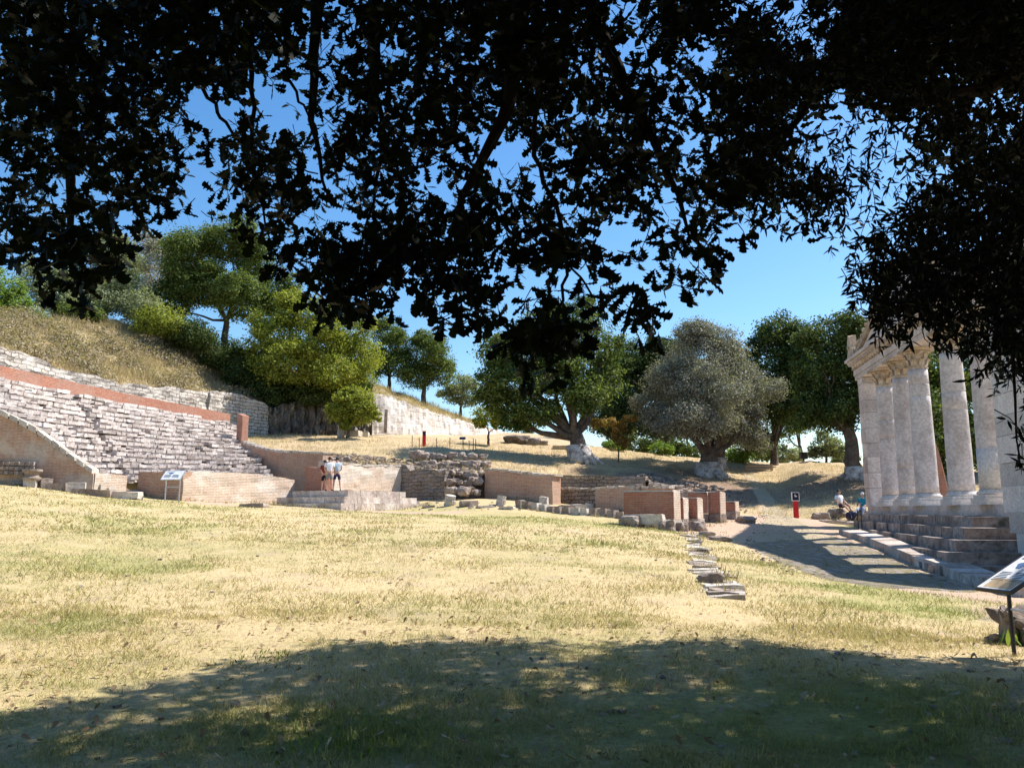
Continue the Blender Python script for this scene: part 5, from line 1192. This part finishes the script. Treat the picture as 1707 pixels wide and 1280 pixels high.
p = on(1693, 1090, 8.8)
fc_, tl_ = math.radians(-78), math.radians(36); tl_ = math.radians(27); bk_ = Vector((-math.sin(fc_), math.cos(fc_), 0)); Lc = P(1656, 983, 8.85)
cc_ = Lc+(bk_*math.cos(tl_)+Vector((0, 0, 1))*math.sin(tl_))*.37; g_ = hz(cc_.x, cc_.y)
lectern('information_board', 'slanted information board on dark posts at the right edge of the lawn', Vector((cc_.x, cc_.y, g_)), .46, .74, cc_.z-g_, fc_, tl_, 'metal', True)
p = on(286, 832, 37)
lectern('information_board', 'white slanted board on two thin posts before the brick platform', p, 1.0, .55, 1.2, math.radians(-12), math.radians(48), 'metal_pale')
def redpost(u, v, Y, h, label, wd=.26):
    p = on(u, v, Y); e = empty('red_post', p, label, 'sign post'); mb = MB(); mb.box(p.x, p.y, p.z+h*.35, wd, .1, h*.75, -.1); mb.build('post', M['red'], e)
    mb = MB(); mb.box(p.x, p.y-.02, p.z+h*.83, wd*1.55, .07, h*.34, -.1); mb.build('frame', M['white'], e)
    mb = MB(); mb.box(p.x, p.y-.06, p.z+h*.83, wd*1.25, .012, h*.29, -.1); pn = mb.build('panel', M['panel'], e)
    mb = MB(); mb.box(p.x-.03, p.y-.07, p.z+h*.87, .04, .008, .13, -.1); mb.box(p.x+.03, p.y-.07, p.z+h*.84, .08, .008, .05, -.1); mb.build('emblem', M['white'], pn)
redpost(1326, 836, 42.5, 1.35, 'red post with a dark white-framed sign beside the path')
p = on(707, 732, 60); e = empty('red_post', p, 'tall red post with dark top on the terrace before the white wall', 'sign post')
mb = MB(); mb.box(p.x, p.y, p.z+.55, .26, .14, 1.2, .1, .005); mb.build('post', M['red'], e); mb = MB(); mb.box(p.x, p.y-.09, p.z+.95, .2, .03, .25, .1); mb.build('panel', M['panel'], e)
for u, v, h in [(687, 738, .85), (699, 734, .75), (728, 734, .7), (750, 738, .8), (772, 738, .75), (782, 737, .75), (789, 737, .95), (793, 736, .9)]:
    q = on(u, v, 58.5); mb = MB(); mb.tube([q-Vector((0, 0, .1)), q+Vector((0, 0, h))], .03, 6)
    tag(mb.build('fence_stake', M['metal']), 'thin dark stake of the little barrier near the terrace red post', 'stake', 'stakes of the barrier on the terrace')
q = on(771, 738, 58.2); mb = MB(); mb.box(q.x, q.y-.05, q.z+.85, .45, .03, .3, 0, 0, -.9); o = tag(mb.build('small_sign', M['panel']), 'small tilted dark plate over the terrace stakes', 'sign')
# timber rail on the path crest
q0, q1 = on(1243, 772, 62), on(1286, 772, 62); e = empty('timber_rail', q0, 'low timber rail across the top of the path', 'rail')
for q in (q0, q1): mb = MB(); mb.box(q.x, q.y, q.z+.2, .14, .14, .65, 0, .01); mb.build('post', M['wood'], e)
for h in (.22, .45): mb = MB(); c = (q0+q1)/2; mb.box(c.x, c.y-.09, max(q0.z, q1.z)+h-.1, (q1-q0).length, .06, .11, math.atan2((q1-q0).y, (q1-q0).x), .01); mb.build('rail', M['wood'], e)
q = on(1340, 770, 66); e = empty('litter_bin', q, 'small dark bin on the crest between the dark trees', 'bin'); mb = MB(); mb.box(q.x, q.y, q.z+.42, .55, .4, .5, .1, .01); mb.build('body', M['metal'], e)
mb = MB(); mb.box(q.x, q.y, q.z+.70, .62, .46, .05, .1); mb.build('lid', M['metal'], e); mb = MB(); mb.box(q.x, q.y, q.z+.08, .1, .1, .2, .1); mb.build('foot', M['metal'], e)
# thin railing beside the monument steps
for u in (1431, 1437): q = on(u, 880, 37.5); mb = MB(); mb.tube([q-Vector((0, 0, .2)), q+Vector((0, 0, 1.05))], .025, 8); tag(mb.build('rail_post', M['metal']), 'thin dark handrail post at the left foot of the monument steps', 'post', 'handrail posts by the monument')
# stones under the seated visitors
for u, v, Y, s, lb in [(1368, 856, 43, (.55, .35, .28), 'brown rock at the left end of the visitors seating stones'), (1397, 856, 43.5, (.5, .35, .3), 'rock under the man in the white shirt'), (1440, 858, 43, (.65, .4, .3), 'rock under the visitor in teal')]:
    q = on(u, v, Y); tag(rockmesh('boulder', (q.x, q.y, q.z+.12), *s, M['rock'], 0, u), lb, 'boulder')
for i, (u, l) in enumerate([(1388, 1.3), (1422, 1.0), (1448, .9)]):
    q = on(u, 866, 41.5); slab('stone_slab', (q.x, q.y, q.z+.06), (l, .4, .22), M['step'], 0, 0, .03, ['long low stone edging before the man in white', 'low edging stone between the seated visitors', 'low edging stone before the visitor in teal'][i], 'stone slab')
# rocks under the great oak
for u, v, Y, s, m_, lb in [(862, 733, 66, (1.1, .6, .5), 'bark', 'dark rounded rock in the shade left of the great oak'), (885, 735, 66, (.9, .5, .42), 'rock', 'brown rock right of the dark rock under the great oak'), (903, 739, 65.5, (.6, .4, .25), 'rock', 'reddish low rock left of the pale bench slab')]:
    q = on(u, v, Y); tag(rockmesh('boulder', (q.x, q.y, q.z+s[2]*.4), *s, M[m_], 0, u), lb, 'boulder')
st('stone_slab', 938, 743, 63, (1.6, .5, .28), 'rock_pale', 'pale bench-like slab left of the great oak trunk', 'stone slab', rz=0)
for u, v, Y, d, lb in [(568, 730, 64, (.4, .4, .9), 'pale upright stone left of the small terrace tree'), (590, 729, 64.5, (1.4, .5, .5), 'grey block under the small terrace tree'), (605, 728, 65, (1.0, .5, .4), 'grey block right of the small terrace tree')]:
    st('stone_block', u, v, Y, d, 'rock_pale', lb)
# broken stump of stone by the near board
e = empty('rock_fragment', Vector((6.25, 10.2, hz(6.25, 10.2))), 'dark jagged rock fragment with weeds behind the near information board', 'rock')
o = e.location
rockmesh('boulder_body', (o.x+.15, o.y, o.z+.14), .42, .3, .26, M['rock'], .3, 5, e, 4, .5, .5); rockmesh('leaning_slab', (o.x-.18, o.y-.08, o.z+.16), .10, .2, .27, M['rock'], -.5, 9, e, 3, .4, .8)
rockmesh('small_chunk', (o.x-.33, o.y-.1, o.z+.03), .12, .1, .08, M['rock'], 0, 7, e, 3, .4)
PO, T = [], []
for _ in range(90): PO.append((o.x+random.gauss(.15, .25), o.y-.25+random.gauss(0, .08), o.z)); T.append((random.gauss(0, .5), random.gauss(0, .5), 1))
T = np.array(T); leaves('weeds', np.array(PO), np.cross(T, rng.normal(size=T.shape)), rng.uniform(.08, .22, len(PO)), LAN, LANP, M['lf_bright'], e, tdir=T, kind='stuff')
FLn = 2600; FX = rng.uniform(-6.5, 7, FLn); FY = rng.uniform(4.4, 10.5, FLn)
FP = np.array([(x, y, hz(x, y, (0,))+rng.uniform(.008, .03)) for x, y in zip(FX, FY)]); FN = rng.normal(0, .4, (FLn, 3)); FN[:, 2] = 1
M['fallen'] = leafmat('fallen leaf', [(.1, (.12, .075, .04)), (.5, (.30, .20, .11)), (.95, (.50, .40, .27))], .1, 2.0, .1)
o = leaves('fallen_leaves', FP, FN, rng.uniform(.04, .09, FLn), OAK, OAKP, M['fallen'], None, kind='stuff'); o['label'] = 'brown fallen oak leaves scattered in the grass under the tree'; o['category'] = 'fallen leaves'
WL = [(P(232, 800, 40.9), P(305, 800, 38.8)), (Pc, Pr), (P(-20, 800, 36.9), P(158, 800, 37.8)), (A4, e4), (e4, e5), (A6, e6), (P(870, 800, 42.2), P(1036, 800, 38.2)), (P(1035, 800, 34.2), P(1125, 800, 34.2)),
      (P(1125, 800, 35), P(1225, 800, 39.6)), (cS-DA*6, cS), (cS, cS+DB*6.6), (kp[0], kp[3]), (kp[3], kp[-1]), (P(922, 800, 47.2), P(1046, 800, 43.7)), (kq[0], kq[-1])]
def base_s():
    a, b = random.choice(WL); q = a.lerp(b, random.random()); d = Vector(((b-a).y, -(b-a).x, 0)).normalized()
    if d.y > 0: d = -d
    q = q+d*random.uniform(.05, .3); return Vector((q.x, q.y, hz(q.x, q.y))), random.uniform(.08, .34)
stalks('weeds', 420, base_s, 0, 0, .05, 'lf_brush', 'dry weeds and tufts growing along the foot of the ruined walls', 10, .14, 'weeds')
def loose_s():
    y = 4.6+18*random.random()**1.4; x = (random.random()*2-1)*(.66*y+.5)
    if dirt_at(np.array(x), np.array(y)) > .3: return None, 0
    return Vector((x, y, hz(x, y, (0,)))), random.uniform(.05, .13)*(1+y*.02)
stalks('lawn_tufts', 900, loose_s, 0, 0, .045, 'dry', 'taller dry tufts scattered over the lawn', 12, .06, 'grass')
rubble(260, [(-200, 1270, 5.2), (1900, 1270, 5.2), (1500, 900, 27), (100, 900, 27)], None, .012, .05, 'small pebbles and clods scattered in the lawn')
rubble(26, [(478, 830, 42.5), (520, 830, 43), (515, 815, 45), (490, 815, 45)], None, .2, .5, 'tumbled pale stones between the brick platform and the stone steps')
# green tufts in the lawn
def tuft(x, y, n, r, h, lb):
    PO = np.stack([rng.normal(x, r, n), rng.normal(y, r, n), np.zeros(n)], -1)
    for q in PO: q[2] = hz(q[0], q[1])-.005
    T = rng.normal(0, .5, (n, 3)); T[:, 2] = 1
    o = leaves('grass_tuft', PO, np.cross(T, rng.normal(size=T.shape)), rng.uniform(.5, 1.2, n)*h, LAN, LANP, M['lf_lime'], None, tdir=T); tag(o, lb, 'grass tuft'); o['kind'] = 'stuff'
tuft(P(595, 1248, 5.6).x, 5.6, 160, .22, .06, 'bright green grass tuft low in the tree shade'); tuft(P(440, 1100, 8.2).x, 8.2, 120, .2, .05, 'small green tuft at the edge of the tree shade')

# ------------------------------------------------------------------ people
def skin(name, verts, edges, radii, mat, parent, sub=1):
    me = bpy.data.meshes.new(name); me.from_pydata([tuple(v) for v in verts], edges, [])
    o = bpy.data.objects.new(name, me); COL.objects.link(o); m = o.modifiers.new('skin', 'SKIN'); m.use_smooth_shade = True
    for sv, r in zip(me.skin_vertices[0].data, radii): sv.radius = (r, r) if not hasattr(r, '__len__') else r
    me.skin_vertices[0].data[0].use_root = True
    s = o.modifiers.new('sub', 'SUBSURF'); s.levels = s.render_levels = sub
    dg = bpy.context.evaluated_depsgraph_get(); new = bpy.data.meshes.new_from_object(o.evaluated_get(dg)); bpy.data.objects.remove(o)
    new.name = name; new.materials.clear()
    return link(name, new, mat, parent, world=False)
def person(p, rz, label, J, top, bottom, long_leg=False, hat=None, bag=None, sc=1.0):
    """J: joints in local metres; x right, y forward"""
    e = empty('person', p, label, 'person', rz=rz); e.scale = (sc, sc, sc); V = Vector
    names = ['pelvis', 'waist', 'chest', 'neck', 'head', 'crown']; vs = [V(J[k]) for k in names]; rad = [.125, .115, .14, .055, .082, .07]; ed = [(0, 1), (1, 2), (2, 3), (3, 4), (4, 5)]
    def add(parent, pt, r): vs.append(V(pt)); rad.append(r); ed.append((parent, len(vs)-1)); return len(vs)-1
    for s in ('l', 'r'):
        a = add(2, J['sh'+s], .062); a = add(a, J['el'+s], .042); w_ = add(a, J['wr'+s], .028); d = (V(J['wr'+s])-V(J['el'+s])).normalized()
        h = add(w_, V(J['wr'+s])+d*.07, .034); side = d.cross(V((0, 0, 1)) if abs(d.z) < .9 else V((0, 1, 0))).normalized()
        for k, (off, ln) in enumerate(((-.03, .055), (-.01, .07), (.01, .065), (.03, .05))):
            b1 = add(h, V(J['wr'+s])+d*.10+side*off, .010); b2 = add(b1, V(J['wr'+s])+d*(.10+ln)+side*off*1.1+V((0, .012, 0)), .008)
        add(add(w_, V(J['wr'+s])+d*.05+side*.045, .011), V(J['wr'+s])+d*.09+side*.06, .009)
        a = add(0, J['hp'+s], .095); a = add(a, J['kn'+s], .058); a = add(a, J['an'+s], .038); add(a, J['to'+s], .035)
    body = skin('body', vs, ed, rad, M['skin'], e)
    H = V(J['head']); fw = V(J.get('face', (0, 1, 0))).normalized(); rt = fw.cross(V((0, 0, 1))).normalized()
    mb = MB(); mb.tube([H+fw*.075+V((0, 0, .02)), H+fw*.10-V((0, 0, .012))], [.008, .014], 6); mb.build('nose', M['skin'], body, world=False)
    for s in (-1, 1):
        mb = MB(); q = H+fw*.078+rt*s*.032+V((0, 0, .025)); mb.box(*q, .018, .012, .01); mb.build('eye', M['hair'], body, world=False)
        mb = MB(); q = H+rt*s*.083; mb.box(*q, .014, .03, .05, 0, .002); mb.build('ear', M['skin'], body, world=False)
    mb = MB(); q = H+fw*.08-V((0, 0, .045)); mb.box(*q, .04, .01, .008); mb.build('mouth', M['shirt_red'], body, world=False)
    bm = bmesh.new(); bmesh.ops.create_icosphere(bm, subdivisions=3, radius=1)
    for v in bm.verts:
        k = v.co; f = max(0, k.dot(fw)); v.co = V((k.x*.1, k.y*.1, k.z*.105+.055-(.0 if k.z > 0 else -.03)*1))+H-fw*(.018+f*.035)+V((0, 0, .02))
        if v.co.z < H.z-.03: v.co.z = H.z-.03
    me = bpy.data.meshes.new('hair'); bm.to_mesh(me); bm.free(); link('hair' if not hat else 'cap', me, M[hat or 'hair'], e, world=False, smooth=True)
    vs2 = [V(J['pelvis'])+V((0, 0, .02)), V(J['waist']), V(J['chest']), V(J['neck'])-V((0, 0, .03))]; r2 = [(.165, .13), (.145, .125), (.17, .145), (.075, .075)]; e2 = [(0, 1), (1, 2), (2, 3)]
    for s in ('l', 'r'):
        vs2.append(V(J['sh'+s])); r2.append((.078, .078)); e2.append((2, len(vs2)-1)); vs2.append(V(J['sh'+s]).lerp(V(J['el'+s]), .75)); r2.append((.062, .062)); e2.append((len(vs2)-2, len(vs2)-1))
    skin('shirt', vs2, e2, r2, M[top], e)
    vs3 = [V(J['pelvis'])+V((0, 0, .06)), V(J['pelvis'])-V((0, 0, .02))]; r3 = [(.15, .13), (.15, .13)]; e3 = [(0, 1)]
    for s in ('l', 'r'):
        vs3.append(V(J['hp'+s])); r3.append((.108, .108)); e3.append((1, len(vs3)-1)); kn = V(J['hp'+s]).lerp(V(J['kn'+s]), 1 if long_leg else .85); vs3.append(kn); r3.append((.078, .078)); e3.append((len(vs3)-2, len(vs3)-1))
        if long_leg: vs3.append(V(J['an'+s])); r3.append((.055, .055)); e3.append((len(vs3)-2, len(vs3)-1))
    skin('trousers' if long_leg else 'shorts', vs3, e3, r3, M[bottom], e)
    for s in ('l', 'r'):
        mb = MB(); a, t_ = V(J['an'+s]), V(J['to'+s]); mb.tube([a-V((0, 0, .05))+(a-t_)*.2, a.lerp(t_, .5)-V((0, 0, .035)), t_+(t_-a)*.15], [.045, .05, .035], 8); mb.build('shoe', M['short_black'], e, world=False)
    if bag:
        mb = MB(); c = (V(J['chest'])+V(J['waist']))/2-fw*.2; mb.box(c.x, c.y, c.z+.05, .28, .15, .42, 0, .015); mb.build('backpack', M[bag], e, world=False)
    return e
def standing(lean=0, arm=0, stance=.1, hd=(0, 1, 0)):
    return dict(pelvis=(0, 0, .93), waist=(0, .01, 1.08), chest=(0, .02+lean, 1.30), neck=(0, .02+lean, 1.50), head=(0, .05+lean*1.2, 1.61), crown=(0, .04+lean*1.2, 1.70), face=hd,
        shl=(-.19, .01+lean, 1.43), shr=(.19, .01+lean, 1.43), ell=(-.25, .02+arm*.4, 1.15), elr=(.25, .02+arm*.4, 1.15), wrl=(-.22, .12+arm, .95+arm*.7), wrr=(.22, .12+arm, .95+arm*.7),
        hpl=(-.09, 0, .88), hpr=(.09, 0, .88), knl=(-.10-stance*.3, .04, .49), knr=(.10+stance*.3, -.01, .49), anl=(-.11-stance*.5, .0, .08), anr=(.11+stance*.5, -.06, .08), tol=(-.12-stance*.5, .15, .03), tor=(.13+stance*.5, .1, .03))
ZL = 2.60
def at_steps(u, Y): q = P(u, 818, Y); q.z = ZL; return q
person(at_steps(548, 42.0), math.radians(10), 'person in white top and grey shorts standing on the stone steps', standing(.02, .12), 'shirt_white', 'short_grey')
person(at_steps(561, 42.2), math.radians(25), 'person in grey-blue top and navy shorts standing at the right on the steps', standing(.04, .2, .16, (-.3, 1, 0)), 'shirt_grey', 'short_navy')
person(at_steps(540, 42.6), math.radians(-5), 'person in dark red top and black shorts half hidden behind the white top', standing(0, .1), 'shirt_red', 'short_black', sc=.93)
def seated(lean=-.1, legout=.35, knee=.45):
    return dict(pelvis=(0, 0, .10), waist=(0, lean*.4, .27), chest=(0, lean, .48), neck=(0, lean, .68), head=(0, lean+.04, .80), crown=(0, lean+.03, .89), face=(0, 1, -.1),
        shl=(-.19, lean, .61), shr=(.19, lean, .61), ell=(-.28, lean+.05, .36), elr=(.28, lean+.05, .36), wrl=(-.2, lean+.28, .28), wrr=(.2, lean+.28, .28), hpl=(-.09, .05, .08), hpr=(.09, .05, .08),
        knl=(-.14, knee, .16), knr=(.14, knee, .12), anl=(-.14, knee+legout*.4, -.22), anr=(.16, knee+legout, -.18), tol=(-.15, knee+legout*.4+.17, -.27), tor=(.18, knee+legout+.17, -.2))
q = on(1401, 856, 43.5); person(Vector((q.x, q.y-.1, q.z+.42)), math.radians(200), 'man in a white shirt seated on a rock left of the monument', seated(), 'shirt_white', 'short_navy')
q = on(1438, 858, 43); person(Vector((q.x, q.y-.1, q.z+.36)), math.radians(140), 'seated visitor in teal top, pale trousers and pale cap beside the monument', seated(-.05, .4, .42), 'teal', 'jeans', True, hat='shirt_white')
q = on(1420, 862, 42.4); e = empty('bag', q, 'dark bag on the ground between the two seated visitors', 'bag'); rockmesh('body', (q.x, q.y, q.z+.3), .32, .2, .24, M['panel'], .2, 3, e, 3, .1, .6); mb = MB(); mb.tube([Vector((q.x-.12, q.y, q.z+.5)), Vector((q.x, q.y, q.z+.62)), Vector((q.x+.12, q.y, q.z+.5))], .015, 6); mb.build('handle', M['panel'], e)
